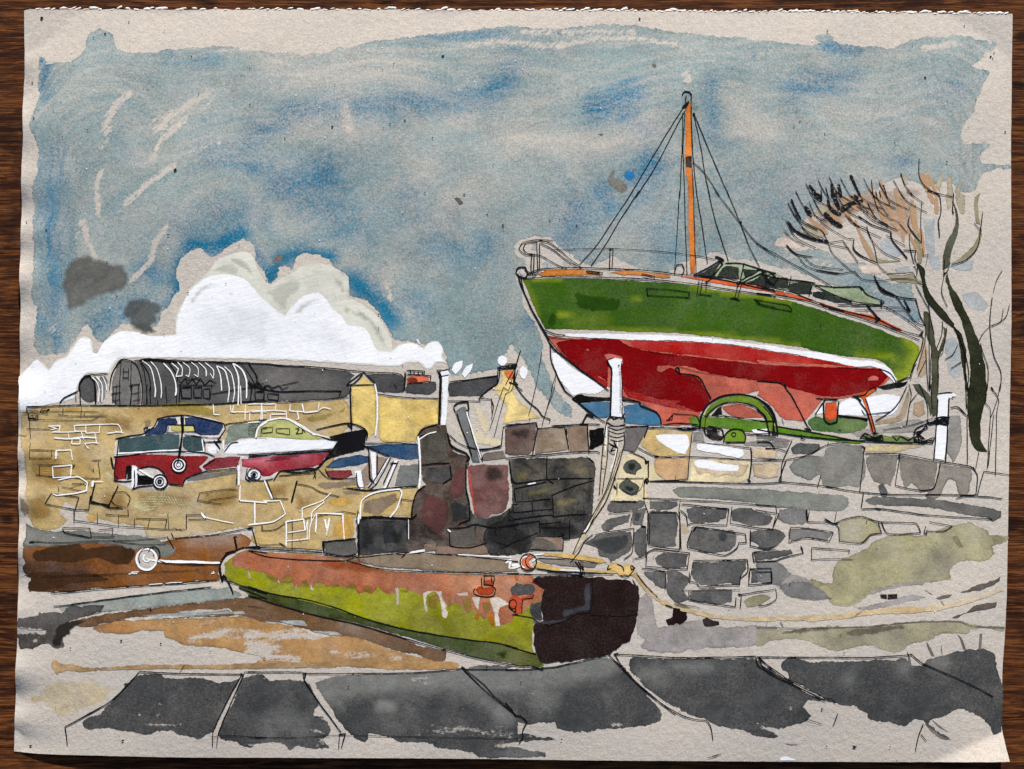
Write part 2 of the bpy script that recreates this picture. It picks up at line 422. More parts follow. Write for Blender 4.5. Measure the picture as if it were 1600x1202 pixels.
# ------------------------------------------------------------------ the sheet of paper
ART = bpy.data.objects.new('painting', None); COL.objects.link(ART)
ART['label'] = 'unframed ink and watercolour harbour painting on torn grey paper lying on the table'; ART['category'] = 'painting'
def paper_mat():
    t = NT('handmade_paper'); P_ = t.coords(); pc, g, h = paper_nodes(t, P_)
    v = t.n('ShaderNodeTexVoronoi'); t.put(v.inputs['Vector'], P_); v.inputs['Scale'].default_value = .035
    r = t.m_('MULTIPLY', t.ss(t.m_('MULTIPLY_ADD', t.noise(P_, .25), .06, v.outputs['Distance']), .085, .05), .75)
    sep = t.n('ShaderNodeSeparateColor'); t.t.links.new(v.outputs['Color'], sep.inputs[0])
    r = t.m_('MULTIPLY', r, t.ss(sep.outputs[0], .72, .8))
    return finish(t, t.mix(r, pc, srgb((96, 80, 66))), h, .9, .5)
def sheet():
    top = []; x = 38.0; r = random.Random(3)
    while x < 1582:
        top.append((x, 14.5 + 7.5 * (x - 38) / 1544 + r.uniform(-1.1, 1.6) - 2 * math.sin((x - 38) / 1544 * math.pi))); x += r.uniform(4, 13)
    top[0] = (38, 17)
    right = [(1582, 24), (1581, 80), (1580, 140), (1578.5, 230), (1578, 330), (1578, 430), (1578, 520), (1577, 600), (1575, 700), (1573, 800), (1571.5, 900), (1570, 960), (1568, 1000), (1565, 1040), (1564, 1080), (1562, 1120), (1566, 1150), (1571, 1178), (1573, 1187)]
    bot = [(1540, 1188), (1460, 1189), (1300, 1189), (1150, 1188), (1000, 1187), (860, 1186), (740, 1184), (600, 1183), (450, 1182.5), (300, 1182), (150, 1179), (60, 1177), (22, 1174)]
    left = [(24, 1120), (26, 1060), (29, 980), (30.5, 900), (32, 830), (31.5, 780), (30, 720), (31, 650), (32.5, 600), (33, 540), (34, 470), (33, 420), (34.5, 360), (35.5, 300), (36, 250), (38, 210), (36.5, 165), (39, 110), (38.5, 60)]
    bl = [np.array(top)]
    for seg in (right, bot, left):
        q = catmull([tuple(bl[-1][-1])] + seg, False, 3)[1:]
        bl.append(np.array([(x + .35*mnoise.noise(Vector((x*.12, y*.12, 1))), y + .35*mnoise.noise(Vector((x*.12, y*.12, 6)))) for x, y in q]))
    B = np.concatenate(bl)
    xy, f, d = patch([B], 7)
    V = list(map(tuple, W3(xy, 0))); n0 = len(V)
    F = [q if _ccw(V, q) else tuple(reversed(q)) for q in f]
    nr = list(map(tuple, normal(xy[:, 0], xy[:, 1])))
    th = .00045; nb = len(B); bt = W3(B, 0)          # the cut edge and the underside
    for i in range(nb):
        a = bt[i]; V.append(tuple(a)); V.append((a[0], a[1], a[2] - th)); t = B[(i+1) % nb] - B[i-1]; L = np.hypot(*t) + 1e-6
        nn = (t[1]/L, t[0]/L, .2); nr += [nn, nn]
    for i in range(nb):
        j = (i + 1) % nb; F.append((n0+2*i, n0+2*i+1, n0+2*j+1, n0+2*j))
    m = len(V); V += [(v[0], v[1], v[2] - th) for v in V[:n0]]; nr += [(-n[0], -n[1], -n[2]) for n in nr[:n0]]
    F += [tuple(m + k for k in reversed(q)) for q in F[:len(f)]]
    PM = paper_mat()
    link_mesh('paper_sheet', V, F, PM, ART, None, nr)
    # torn perforation fibres curled along the top edge
    V = []; F = []; r = random.Random(11); x = 60
    ring = 8
    def tuft(cx, cy, lx, ly, ang, hz):
        n = len(V); z0 = float(height(cx, max(cy, 17)))
        V.append(((cx-CX)*S, (CY-cy)*S, z0 + hz*S))
        for k, rr in ((0, .55), (1, 1.0)):
            for j in range(ring):
                a = 2*math.pi*j/ring; q = rr*(1 + .25*r.uniform(-1, 1)); ex, ey = lx*q*math.cos(a), ly*q*math.sin(a)
                X = cx + ex*math.cos(ang) - ey*math.sin(ang); Y = cy + ex*math.sin(ang) + ey*math.cos(ang)
                V.append(((X-CX)*S, (CY-Y)*S, z0 + hz*S*(.75 if k == 0 else -.8)))
        for j in range(ring):
            F.append((n, n+1+j, n+1+(j+1) % ring)); F.append((n+1+j, n+1+ring+j, n+1+ring+(j+1) % ring, n+1+(j+1) % ring))
    while x < 1575:
        ey = 14.5 + 7.5*(x-38)/1544 - 2*math.sin((x-38)/1544*math.pi)
        big = r.random() < .22
        tuft(x, ey - r.uniform(-1.5, 2.0) - (1 if big else 0), r.uniform(3, 5.5) if not big else r.uniform(5, 8), r.uniform(1.0, 1.9) if not big else r.uniform(1.8, 2.8), r.uniform(-.45, .15), r.uniform(.3, .75))
        x += r.uniform(4, 20) if x < 800 else r.uniform(3, 10)
    F = [q if _ccw(V, q) else tuple(reversed(q)) for q in F]
    t = NT('torn_fibre'); P_ = t.coords(); h = t.noise(P_, .4, 3.0)
    link_mesh('torn_edge', V, F, finish(t, srgb((222, 215, 208)), h, .9, .5), ART)
sheet()
EXPO = .60
# ------------------------------------------------------------------ sky
SKYA, SKYB = (128, 148, 150), (20, 108, 141)
SKY = ("p:61,88 70,92 78,101 92,98 108,100 118,92 128,85 136,76 138,55 150,48 165,49 178,55 181,72 192,81 210,84 240,83 262,79 300,77 340,74 375,76 400,81 "
 "430,83 470,86 500,84 530,78 560,72 583,66 600,64 640,60 650,57 680,54 720,50 750,46 790,41 803,40 830,45 870,46 905,43 930,40 965,39 1000,42 1030,47 1050,52 1090,54 1120,57 "
 "1150,60 1180,63 1220,68 1260,72 1276,72 1283,68 1276,65 1273,60 1278,55 1295,55 1302,59 1300,65 1312,69 1340,73 1370,76 1395,76 1408,70 1420,64 1450,60 1490,57 1515,57 1520,60 1540,65 1556,66 1553,76 1536,92 "
 "1515,103 1530,110 1543,112 1541,120 1535,132 1530,147 1522,157 1520,175 1505,195 1495,213 1508,225 1522,225 1545,227 1538,236 1530,246 1530,259 1577,260 1577,265 1545,268 1526,281 1522,300 "
 "1500,302 1480,285 1440,290 1400,280 1370,295 1345,310 1335,330 1300,345 1260,350 1245,365 1215,374 1207,385 1240,393 1280,390 1300,402 1320,412 1350,412 1355,426 1385,442 1420,446 1428,480 1436,505 "
 "1415,502 1390,488 1365,472 1340,454 1300,447 1275,437 1245,425 1211,418 1180,409 1165,405 1150,407 1130,398 1108,396 1094,404 1078,408 1062,412 1056,420 1040,427 1000,421 972,410 960,402 950,404 935,412 925,416 "
 "905,408 890,398 870,381 860,374 845,371 825,372 810,378 806,390 808,400 820,408 823,416 812,418 804,426 808,438 815,455 817,480 830,497 840,515 849,538 846,550 850,565 858,590 868,608 880,622 893,640 892,652 880,650 868,640 852,620 840,606 830,585 "
 "818,562 806,550 800,535 795,544 788,554 786,574 760,580 730,585 705,588 699,566 695,552 688,547 664,540 650,535 632,533 616,531 610,519 604,508 597,497 585,481 573,470 547,464 546,448 543,432 525,418 515,408 500,399 "
 "475,399 462,407 458,422 448,417 437,420 436,433 425,443 415,425 405,410 398,390 392,378 382,374 370,380 357,390 345,398 330,402 322,395 318,392 300,395 288,405 280,420 280,440 285,455 275,463 265,480 255,490 "
 "250,512 225,513 205,507 195,508 185,515 175,525 165,535 155,530 148,520 140,505 132,515 125,525 115,540 108,550 100,553 85,553 65,556 58,545 57,530 60,480 53,475 55,400 53,350 55,320 53,300 60,270 62,230 55,215 48,192 56,176 60,160 62,120")
MAST_HOLE = "p:1066,130 1080,128 1083,150 1087,165 1087,185 1084,215 1083,250 1084,290 1089,330 1091,370 1091,392 1080,396 1074,380 1073,300 1068,250 1066,200 1065,165"
sky = Wsh(ART, 'sky_wash', SKY, wash(SKYA, SKYB, dens=.74, grain=.75, bloom=.60, rim=.25, lift=(.75, .02, .30), mixn=1.1, val=.30, bs=.011, gf=1.5, streak=.5), 1, 2.2, [MAST_HOLE], grid=7,
  label='blue grey watercolour sky with scratches of bare paper',
  mixb=[("p:285,410 284,450 268,482", 19, 0.95), ("p:298,388 340,390 378,364", 18, 1.16), ("p:300,360 390,330", 40, 0.58), ("p:428,432 440,408 470,392 520,402", 15, 0.95), ("p:552,440 600,475 612,500", 22, 1.01),
        ("p:400,396 420,430", 12, 1.16), ("p:70,100 70,150", 16, 0.87), ("p:85,250 80,330 90,480", 26, 0.65), ("p:65,500 100,540", 20, 0.58), ("p:150,512 190,495 222,480", 22, 0.87), ("p:230,420 268,440", 20, 0.80), ("p:450,290 510,275", 38, 0.87), ("p:500,330 540,345", 50, 0.58),
        ("p:390,225 460,180 600,165 760,155 800,110", 26, 0.80), ("p:330,240 420,260", 30, 0.65), ("p:930,170 990,145", 26, 1.16), ("p:1000,200 960,165", 22, 0.87), ("p:1000,290 1020,260", 32, 0.94), ("p:1110,130 1115,215", 16, 0.72), ("p:900,330 880,390", 38, 0.80),
        ("p:840,440 826,500", 18, 0.51), ("p:887,636", 14, 1.00), ("p:981,275", 8, 1.30), ("p:940,300 950,320", 22, 0.87), ("p:1240,140 1320,125", 26, 0.72), ("p:1290,75 1340,80", 12, 0.87), ("p:1177,90", 5, 0.90), ("p:1450,150 1490,140", 24, 0.58), ("p:1400,255 1415,258", 10, 0.72),
        ("p:640,60 790,55", 10, 0.65), ("p:1538,114", 6, 1.01), ("p:600,320 700,350", 40, 0.36), ("p:680,400 760,390", 30, 0.43), ("p:640,470 660,480", 22, 0.65), ("p:1200,330 1260,300", 50, 0.29), ("p:1000,360 1040,400", 30, 0.51), ("p:881,344", 5, 0.90), ("p:340,100 260,95", 16, 0.43), ("p:1350,470 1420,490", 25, 0.58), ("p:640,300", 30, 0.58), ("p:560,330", 24, 0.51)],
  tone=[("p:640,330 780,260", 60, -.16), ("p:560,120 420,110 640,115", 34, -.28), ("p:470,205 640,210 730,190", 22, -.24), ("p:800,225 960,225 1010,190", 26, -.30), ("p:1160,190 1200,210", 26, -.36), ("p:1320,170 1440,180", 40, -.2), ("p:240,220 280,190", 50, -.1), ("p:700,480 760,520 820,560", 60, .22),
        ("p:700,560 760,570", 24, .18), ("p:100,420 90,300", 40, .14), ("p:1420,90 1510,110", 20, .05), ("p:1250,260 1330,240", 50, -.12), ("p:540,170 548,205", 9, -.45), ("p:85,520", 24, .2), ("p:284,440 300,388 390,372", 18, .35), ("p:425,438 440,404 515,404", 14, .4), ("p:550,440 610,500", 18, .3), ("p:610,440 560,400", 26, -.1)],
  lift=[("p:205,148 185,165 172,187 166,208", 10.3, 0.75), ("p:175,205 170,225 160,233", 10.3, 0.55), ("p:325,148 300,162 270,182 245,205", 10.3, 0.73), ("p:290,190 255,220 240,252", 6.9, 0.79), ("p:330,160 250,195", 25.3, 0.49), ("p:345,222 300,240", 8.0, 0.58), ("p:275,260 240,285 215,305 200,320", 9.2, 0.75),
        ("p:162,268 154,290 158,338", 6.9, 0.79), ("p:135,350 140,375 152,406", 6.9, 0.85), ("p:265,355 247,378 238,410 208,440", 6.9, 0.79), ("p:128,342 122,374", 4.6, 0.63), ("p:735,72 790,66 850,74 900,66", 8.0, 0.68), ("p:820,52 920,50 990,52", 9.2, 0.63), ("p:870,76 920,64 1000,62 1060,72", 5.8, 0.75), ("p:330,80 410,78", 4.6, 0.63),
        ("p:1440,76 1490,70", 8.0, 0.79), ("p:1546,84 1535,100", 10.3, 0.83), ("p:1072,118 1074,128", 10.3, 0.73), ("p:605,445 612,470", 6.9, 0.68), ("p:1280,330 1330,320", 23.0, 0.58), ("p:1215,395 1300,420", 16.1, 0.51), ("p:1290,360 1340,390", 27.6, 0.63), ("p:1390,425 1360,400", 23.0, 0.63), ("p:120,530 80,512", 18.4, 0.43), ("p:1360,450 1400,470", 11.5, 0.55), ("p:255,475 240,470", 5.8, 0.53), ("p:300,160 200,250", 40, .22), ("p:560,115 700,110", 40, .2), ("p:820,235 940,215", 34, .24), ("p:640,330 790,260", 50, .2), ("p:1170,195 1210,215", 26, .3), ("p:1100,60 1400,90", 24, .12), ("p:1420,170 1500,200", 40, .16), ("p:470,110 380,140", 40, .18), ("p:70,300 75,200", 16, .15), ("p:700,500 780,470", 40, .14)])
Wsh(sky, 'sky_patch', ["b3:985,180 1060,160 1050,260 1055,450 1025,430 1000,330", "b3:1110,880 1160,870 1200,920 1215,1080 1180,1110 1140,1080", "b3:1220,620 1300,600 1375,680 1350,712 1260,690", "b3:735,300 790,270 855,380 800,400 740,350",
   "b3:820,460 905,445 905,480 830,487", "b3:1030,400 1075,380 1090,460 1040,470", "b2:150,350 160,325 185,320 185,355", "b2:215,430 250,415 285,430 260,455 220,450", "b2:340,420 390,430 380,450 345,450", "b3:1110,420 1290,410 1280,470 1180,470"], wash((150, 166, 176), (120, 158, 180), dens=.6, grain=.4, bloom=.35, rim=.3), 1, 1.0)
Wsh(sky, 'grey_stain', ["b0:355,560 370,500 400,430 470,395 540,375 600,395 690,415 740,430 780,500 790,560 730,600 620,640 500,690 410,720 380,650"], wash((104, 104, 100), (120, 122, 120), dens=.97, grain=.18, bloom=.1, rim=0, soft=13), 2, 2.2)
Wsh(sky, 'grey_stain', ["b0:730,700 780,640 870,630 960,660 985,700 950,740 1010,735 960,770 925,800 950,830 980,850 900,852 830,840 775,815 770,770 735,760"], wash((88, 92, 92), (112, 122, 124), dens=.94, grain=.2, bloom=.2, rim=.1, soft=10), 2, 2.0)
Wsh(sky, 'grey_stain', ["a2:605,1090 625,1020 650,1015 650,1060 700,1085 725,1120 715,1150 690,1165 650,1140"], wash((128, 124, 116), dens=.85, grain=.3, bloom=.3, soft=3), 2, 1.0)
Wsh(sky, 'grey_stain', ["b1:150,410 170,385 205,380 200,420 170,430", "b1:1220,45 1245,40 1275,75 1255,88 1235,65", "a2:545,805 580,805 570,818", "a2:868,385 895,390 890,412 868,405", "b1:1405,140 1420,135 1420,155", "b1:1500,200 1515,195 1510,240"], wash((84, 84, 80), dens=.9, grain=.3, bloom=.3), 2, 1.0)
Wsh(sky, 'blue_spot', [disc('a2', 735, 1055, 34, 32), disc('a2', 1475, 340, 14), disc('b2', 350, 168, 16), disc('a2', 570, 690, 10)], wash((36, 122, 180), dens=.8, grain=.25, bloom=.3, soft=5), 2, 1.2)

# ------------------------------------------------------------------ cloud
cloud = Wsh(ART, 'cloud', "p:33,588 45,575 60,560 68,566 78,576 82,574 90,563 105,558 112,550 120,535 132,526 142,527 148,535 150,550 155,552 160,545 166,533 178,524 195,517 210,518 225,524 245,525 278,523 277,505 282,485 290,470 300,452 308,445 325,430 340,410 360,400 378,396 395,400 405,420 415,440 424,446 "
  "435,440 455,430 470,420 490,413 510,413 525,420 535,428 544,435 547,452 543,465 560,473 580,485 596,500 606,520 613,532 614,546 625,540 640,536 655,540 662,545 672,536 685,535 693,546 692,556 697,567 682,567 675,577 665,577 655,567 640,567 620,573 600,573 560,570 500,566 450,563 400,562 300,560 215,560 192,561 182,572 174,585 142,584 130,594 124,608 122,620 97,630 80,631 45,640 33,644 32,620",
  gouache((212, 212, 200), (230, 230, 222), dens=.92, bloom=.2, grain=.15, val=.2), 3, 1.2, label='white gouache cumulus cloud behind the sheds')
Wsh(cloud, 'cloud_highlight', "p:34,590 60,562 69,569 79,579 92,565 108,558 122,537 133,528 144,530 149,551 156,553 166,535 182,524 196,518 212,519 240,526 279,524 279,505 287,480 300,456 312,445 330,433 350,430 370,432 388,440 402,456 416,470 432,484 448,494 455,484 468,470 480,462 500,459 512,470 522,484 534,494 544,508 568,512 578,522 584,536 592,548 614,549 626,541 641,537 656,541 663,547 673,537 685,536 692,547 690,557 695,566 680,565 674,575 666,575 655,565 640,565 620,571 560,568 450,561 300,559 215,558 190,559 178,572 172,583 142,582 128,594 122,610 118,620 96,628 34,642", WHITE, 4, .9)
Wsh(cloud, 'cloud_shading', ["b1:455,560 500,580 545,640 610,690 690,710 740,760 790,800 820,870 835,930 790,930 745,870 720,800 660,760 580,730 520,650 470,610"], gouache((196, 197, 183), (212, 212, 200), soft=9, dens=.6), 5, 1.2)
Wsh(cloud, 'cloud_shading', ["b0:1260,480 1330,430 1400,420 1430,470 1420,500 1340,490", "b0:1420,500 1450,495 1470,520 1450,535", "b1:90,600 160,560 260,520 330,540 300,590 250,640 225,725 180,690 140,640"], gouache((200, 201, 190), (216, 216, 206), soft=8, dens=.55), 5, 1.2)
Wsh(cloud, 'cloud_shading', ["p:296,470 312,452 335,440 345,446 322,458 306,480", "p:360,405 385,406 398,425 404,448 392,430 372,415", "p:455,492 475,472 500,466 512,474 490,478 470,492", "p:520,430 538,440 540,462 528,450", "p:556,480 580,494 596,514 600,535 580,510 562,495"], gouache((186, 188, 180), (206, 208, 202), soft=7, dens=.5, bloom=.3, bs=.04), 6, 1.4)
Wsh(cloud, 'cloud_shading', ["p:290,500 330,470 420,480 450,510 420,545 330,545", "p:460,520 500,490 560,520 575,550 500,556", "p:150,560 220,535 300,545 260,556 180,562", "p:60,600 110,570 120,600 80,625"], gouache((206, 208, 210), (218, 220, 222), soft=22, dens=.16, bloom=.3, bs=.03), 6, 3.0)
# ------------------------------------------------------------------ sheds behind the wall
HG = wash((80, 80, 80), (104, 104, 104), dens=.97, grain=.10, bloom=.10, rim=.3)
hangar = Wsh(ART, 'arched_shed', ["p:212,563 240,562 300,563 395,567 450,571 500,576 545,582 556,586 546,600 549,612 541,621 500,625 440,627 380,631 300,632 226,632 224,600 219,578"], HG, 3, 1.0, label='long dark grey arched shed roof with white ribs',
   tone=[("p:430,590 500,600", 30, -.10), ("p:250,600", 20, .1)])
Wsh(hangar, 'shed_front', ["b0:700,1070 720,1025 750,1008 800,1015 830,1045 845,1100 852,1181 c0:850,120 735,130 690,110 680,20 b0:680,1140"], wash((112, 110, 108), (90, 90, 90), dens=.95, rim=.3), 4, .8)
Wsh(hangar, 'low_barrel_shed', ["b0:490,1181 500,1130 525,1098 555,1105 575,1140 582,1181 c0:580,100 545,110 510,90 492,60"], HG, 3, .8)
Wsh(hangar, 'low_barrel_shed', ["b0:610,1100 640,1095 655,1130 640,1181 c0:640,80 610,110 605,40", "b0:575,1105 590,1100 605,1160 c0:600,30 588,60"], wash((128, 126, 124), dens=.95), 3, .6)
Ink(hangar, 'rib', ["b0:860,1005 905,1040 925,1100 940,1181 c0:935,80", "b0:910,1010 945,1050 965,1110 975,1181 c0:970,85", ("b0:985,1020 1030,1070 1055,1130 1060,1181 c0:1055,70", 2.2), "b0:1035,1020 1075,1055 1060,1100 1095,1095 1098,1050 1070,1015", "b0:1100,1015 1140,1050 1135,1100 1115,1090",
   "b0:1150,1015 1190,1050 1190,1100 1165,1085", "b0:1195,1015 1235,1055 1238,1098", "b0:1235,1018 1280,1060 1280,1110 1262,1080", ("b0:1300,1035 1320,1090 1330,1181 c0:1330,40", 2.0), ("b0:1300,1035 1345,1060 1365,1120 1375,1181 c0:1365,110", 2.0), ("b0:1345,1040 1385,1080 1405,1181 c0:1395,110", 1.7),
   ("b0:1395,1020 1425,1090 1430,1181 c0:1425,130", 2.0), ("b0:1400,1022 1450,1060 1475,1120 1478,1181 c0:1475,85", 2.4), "b0:560,1100 590,1130 605,1181 c0:600,110", "b0:590,1100 620,1140 625,1181 c0:620,110", "b0:625,1095 645,1140 650,1181", "c0:1440,10 1445,120"], WHITE_INK, 15, 1.6)
Ink(hangar, 'ink_outline', [("b0:700,1050 720,1015 745,998 800,1010 830,1040 850,1100 860,1181 c0:855,130", 1.8), ("b0:665,1181 680,1090 710,1030 740,1000", 1.8), "b0:735,1010 725,1181 c0:730,130", "b0:795,1010 790,1181", "b0:750,1050 745,1120", "b0:780,1050 778,1125", "b0:750,1070 780,1070", "b0:748,1108 780,1108",
   ("b0:840,1003 900,993 985,1010 1060,1015 1160,1010 1400,1018 1600,1024 b1:200,1035 350,1040 500,1052 700,1072 880,1080 910,1092 925,1115", 1.8), ("b0:870,1000 960,1000 1060,1012", 3), "b0:845,1015 870,1060 885,1181 c0:890,120", "b0:850,1010 900,1090 910,1181", "b0:1060,1130 1062,1181 c0:1062,120", "b0:1075,1115 1090,1140 1115,1110 1130,1145 1155,1110 1180,1145 1205,1110 1230,1150 1260,1120 1300,1140", "b0:1110,1105 1140,1120 1180,1110 1210,1125",
   "b0:1070,1150 1290,1152", "b0:1445,1020 1490,1080 1530,1150", "b0:1490,1020 1530,1080 1545,1110", "b0:1480,1140 1520,1150 1580,1140", "b0:1490,1120 1500,1170 1540,1130 1560,1175 1590,1150",
   ("b0:485,1181 490,1140 520,1100 550,1095 575,1130 582,1181 c0:585,115", 3.0), ("b0:520,1095 560,1088 660,1078", 1.6), "b0:490,1140 505,1110 545,1100", ("c0:490,0 495,125", 1.8), ("c0:370,115 400,80 480,45", 1.8), "c0:465,60 468,105",
   "c0:680,20 735,10", "c0:675,60 735,50", "c0:680,100 730,90", "c0:710,0 700,125", "c0:690,20 685,110", "c0:780,10 850,0", "c0:790,60 845,50", "c0:800,100 850,90", ("c0:800,0 790,125", 2.0), "c0:840,0 835,120", "c0:890,0 885,120", ("c0:1085,0 1078,110", 1.8), "c0:905,20 910,120", "c0:1000,10 1005,115", "c0:950,90 955,125",
   ("c0:1090,22 1150,20 1150,85 1095,83 1090,22", 1.8, 's'), ("c0:1165,22 1212,20 1210,82 1165,78 1165,22", 1.8, 's'), ("c0:1220,30 1258,28 1258,90 1220,80 1220,30", 1.8, 's'), "c0:1270,0 1262,90", ("c0:1490,10 1600,35 c1:180,45 330,42 550,43 540,75", 1.8), ("c0:1510,20 1495,115", 2), ("c0:1525,45 1580,42 1580,95 1530,92 1525,45", 1.6, 's'),
   ("c1:40,50 95,45 90,95 45,92 40,50", 1.6, 's'), ("c1:115,55 182,62 178,98 120,92 115,55", 1.6, 's'), "b1:0,1130 60,1160 50,1120 90,1165 120,1150 150,1170 180,1150 200,1175 240,1160", "b1:200,1150 300,1130", "b1:0,1020 40,1080 55,1130", "c1:10,0 40,30 60,5 90,35 115,10 150,35", "c1:140,20 200,10", "c0:1265,60 1500,20",
   "b0:1015,1015 1060,1080 1070,1130"], BLACK, 14, 1.35)

# ------------------------------------------------------------------ yellow cottages
YW = wash((220, 192, 112), (200, 164, 84), dens=.93, grain=.14, bloom=.16, rim=.45)
cot = Wsh(ART, 'yellow_cottage', ["b1:640,1150 675,1098 742,1145 750,1181 c1:752,60 765,300 730,300 705,335 690,265 615,240 612,10", "c1:775,70 900,88 1125,92 1130,235 1050,255 1005,300 1000,345 800,338 770,310"], YW, 4, 1.2, label='pale yellow gabled cottage with dark slate roof and red chimney',
   mixb=[("c1:980,150 1060,180 1000,200", 14, .7), ("c1:780,90", 14, .6), ("c1:1060,120", 10, .4)])
Wsh(cot, 'roof', ["b1:700,1090 780,1085 880,1087 920,1118 925,1181 c1:915,45 870,52 800,48 762,40 b1:755,1140", "b1:950,1142 1020,1140 1112,1130 1115,1181 c1:1110,35 1080,60 1000,62 940,50 b1:935,1165", "b1:1190,1140 1300,1120 1470,1097 1475,1130 1430,1181 c1:1395,60 1370,72 1250,70 1190,78 1182,20"], wash((66, 66, 68), (86, 86, 88), dens=.98, grain=.1, bloom=.08, rim=.35), 5, .9)
Wsh(cot, 'chimney', ["b1:935,1110 990,1092 1065,1098 1075,1128 1000,1140 940,1145"], wash((206, 104, 72), (190, 84, 58), dens=.96), 6, .8)
Wsh(cot, 'chimney', ["b1:942,1112 985,1102 1010,1120 1000,1138 945,1138"], wash((122, 52, 38), dens=.95, soft=2), 7, .8)
cot2 = Wsh(ART, 'yellow_cottage', ["c1:1450,70 1500,20 1550,-10 1600,-5 c2:40,40 80,110 130,140 205,200 60,222 0,236 c1:1510,240 1525,130 1470,60", "b1:1500,1055 1575,1052 1578,1110 1580,1150 1560,1181 1430,1181 1490,1135"], wash((224, 200, 132), (214, 186, 112), dens=.9, grain=.15, bloom=.2, rim=.3), 4, 1.0, label='yellow gable end with orange chimney beside the quay')
Wsh(cot2, 'chimney', ["b1:1510,1062 1572,1056 1576,1110 1545,1130 1520,1095"], wash((218, 110, 66), (230, 150, 80), dens=.9, soft=4), 6, .8)
Wsh(cot2, 'pale_smear', ["c1:1200,110 1240,200 1250,300 1290,320 1290,260 1220,140", "c1:1330,110 1390,170 1430,260 1400,310 1370,230", "c1:1290,230 1330,350 1490,370 1500,330 1440,320"], wash((220, 202, 150), dens=.45, grain=.3, bloom=.2, rim=.1), 3, 1.4)
Ink(cot, 'ink_outline', [("b1:585,1147 655,1090 685,1075 755,1145 757,1181 c1:760,60", 2.0), ("b1:580,1150 620,1145 680,1085", 1.8), ("b1:600,1152 750,1147", 1.6), ("b1:605,1155 610,1181 c1:605,40 612,272", 2.6), ("c1:765,60 900,77 1000,83 1130,85", 1.5), "c1:600,10 620,0", ("b1:930,1070 920,1181 c1:905,45", 2), ("b1:935,1080 930,1181 c1:938,45", 1.6), "b1:940,1140 1080,1130",
   ("b1:935,1062 1045,1068 1042,1090 940,1085", 1.8), "b1:960,1060 963,1085", "b1:980,1060 985,1088", "b1:1005,1065 1010,1090", "b1:1028,1065 1033,1092", ("b1:1040,1092 1082,1095 1078,1130", 1.6), ("b1:1115,1060 1155,1062 1195,1052", 1.8), "b1:1120,1062 1140,1098 1190,1088", ("b1:1130,1070 1140,1110 1138,1181 c1:1132,235", 4.0), "b1:870,1078 900,1085", "c1:865,0 880,30"], BLACK, 14, 1.4)
Ink(cot, 'white_line', [("c1:752,0 762,60 765,180 755,308", 2.4)], WHITE_INK, 15, 2.2)
Ink(cot2, 'ink_outline', [("b1:1190,1132 1480,1095", 1.8), ("b1:1475,1045 1590,1030 1582,1050 1480,1055 1475,1045", 1.8), "b1:1510,1035 1518,1052", "b1:1535,1033 1540,1050", "b1:1558,1030 1565,1050", ("b1:1490,1055 1485,1110 1475,1140 1415,1181 c1:1370,85 1370,105", 1.7), ("b1:1480,1055 1475,1130", 2), ("b1:1582,1052 1578,1125 1600,1150 c2:20,-10 50,0 120,90 190,150 220,190 265,210 260,230", 1.8),
   ("b1:1600,975 1580,1060 1540,1181 c1:1510,20 1430,270", 1.0), ("b1:1596,1060 1560,1181 c1:1525,60 1455,315", 1.0), "c1:1180,100 1380,102", "c1:1360,85 1440,90 1445,170", ("c1:1440,90 1452,130 1440,210", 1.2), "c1:1370,70 1400,80",
   ("b2:92,940 60,1040 50,1140 100,1181", 1.7), ("b2:60,1040 20,1110 0,1150", 1.1), ("b2:215,955 195,1070 175,1181 c2:135,190", 1.1), ("b2:300,1080 285,1130 270,1181 c2:275,40 215,250", 1.0), ("b2:298,1085 285,1181 c2:245,150 240,180", .9), ("b2:0,1025 60,1025 55,1045 0,1045", 1.8), "b2:15,1025 20,1045", "b2:38,1022 42,1045"], BLACK, 14, 1.3)
Wsh(cot2, 'smoke_puff', [disc('b1', 1505, 1005, 28, 30), "b1:1205,1060 1225,1020 1270,1005 1262,1050 1228,1085", "b1:1265,1085 1290,1040 1332,1020 1320,1062 1282,1108", "b2:82,1060 100,1035 125,1050 130,1080 112,1117 90,1100", "b1:995,880 1005,880 1020,905 1010,905"], WHITE, 8, .6)

# ------------------------------------------------------------------ harbour wall, left
wall = Wsh(ART, 'harbour_wall', ["p:38,637 100,634 170,635 200,634 236,632 300,629 420,629 480,627 540,622 549,640 548,664 540,672 528,700 520,740 560,756 600,765 656,758 650,790 644,806 600,806 556,810 554,842 506,843 506,858 440,854 402,850 396,842 400,826 380,822 350,828 300,836 260,840 232,834 228,820 180,815 150,806 130,795 104,784 96,800 110,812 92,824 62,826 48,810 42,760 40,712 34,690 35,660"],
  wash((188, 162, 106), (158, 126, 68), dens=.9, grain=.2, bloom=.3, rim=.35, bs=.016), 2, 1.8, label='ochre stone harbour wall with white and black scribbled blocks',
  mixb=[("p:130,735", 26, .5), ("p:80,735 60,700", 20, .5), ("p:220,640 300,650", 16, .7), ("p:500,650 470,660", 12, .9), ("p:60,800", 18, .5), ("p:360,790 430,780", 24, .35)], tone=[("p:240,770 300,790", 30, -.25), ("p:160,710", 18, -.3), ("p:50,660 60,680", 14, -.15), ("p:240,835 330,838", 14, -.35), ("p:45,790", 14, -.25), ("p:560,660", 14, -.3), ("p:495,690", 20, -.4)])
Wsh(wall, 'stone_tint', ["c0:250,500 320,490 330,545 265,540", "c0:515,780 580,765 595,815 550,820", "c1:560,780 620,760 635,900 560,920 490,890 520,830", "c1:470,690 560,660 640,700 560,730 490,720", "c0:400,140 480,135 495,160 400,170", "c0:180,150 240,145 240,165 190,175"], wash((214, 170, 88), (222, 190, 100), dens=.7, grain=.2, bloom=.2, rim=.2, soft=4), 3, 1.4)
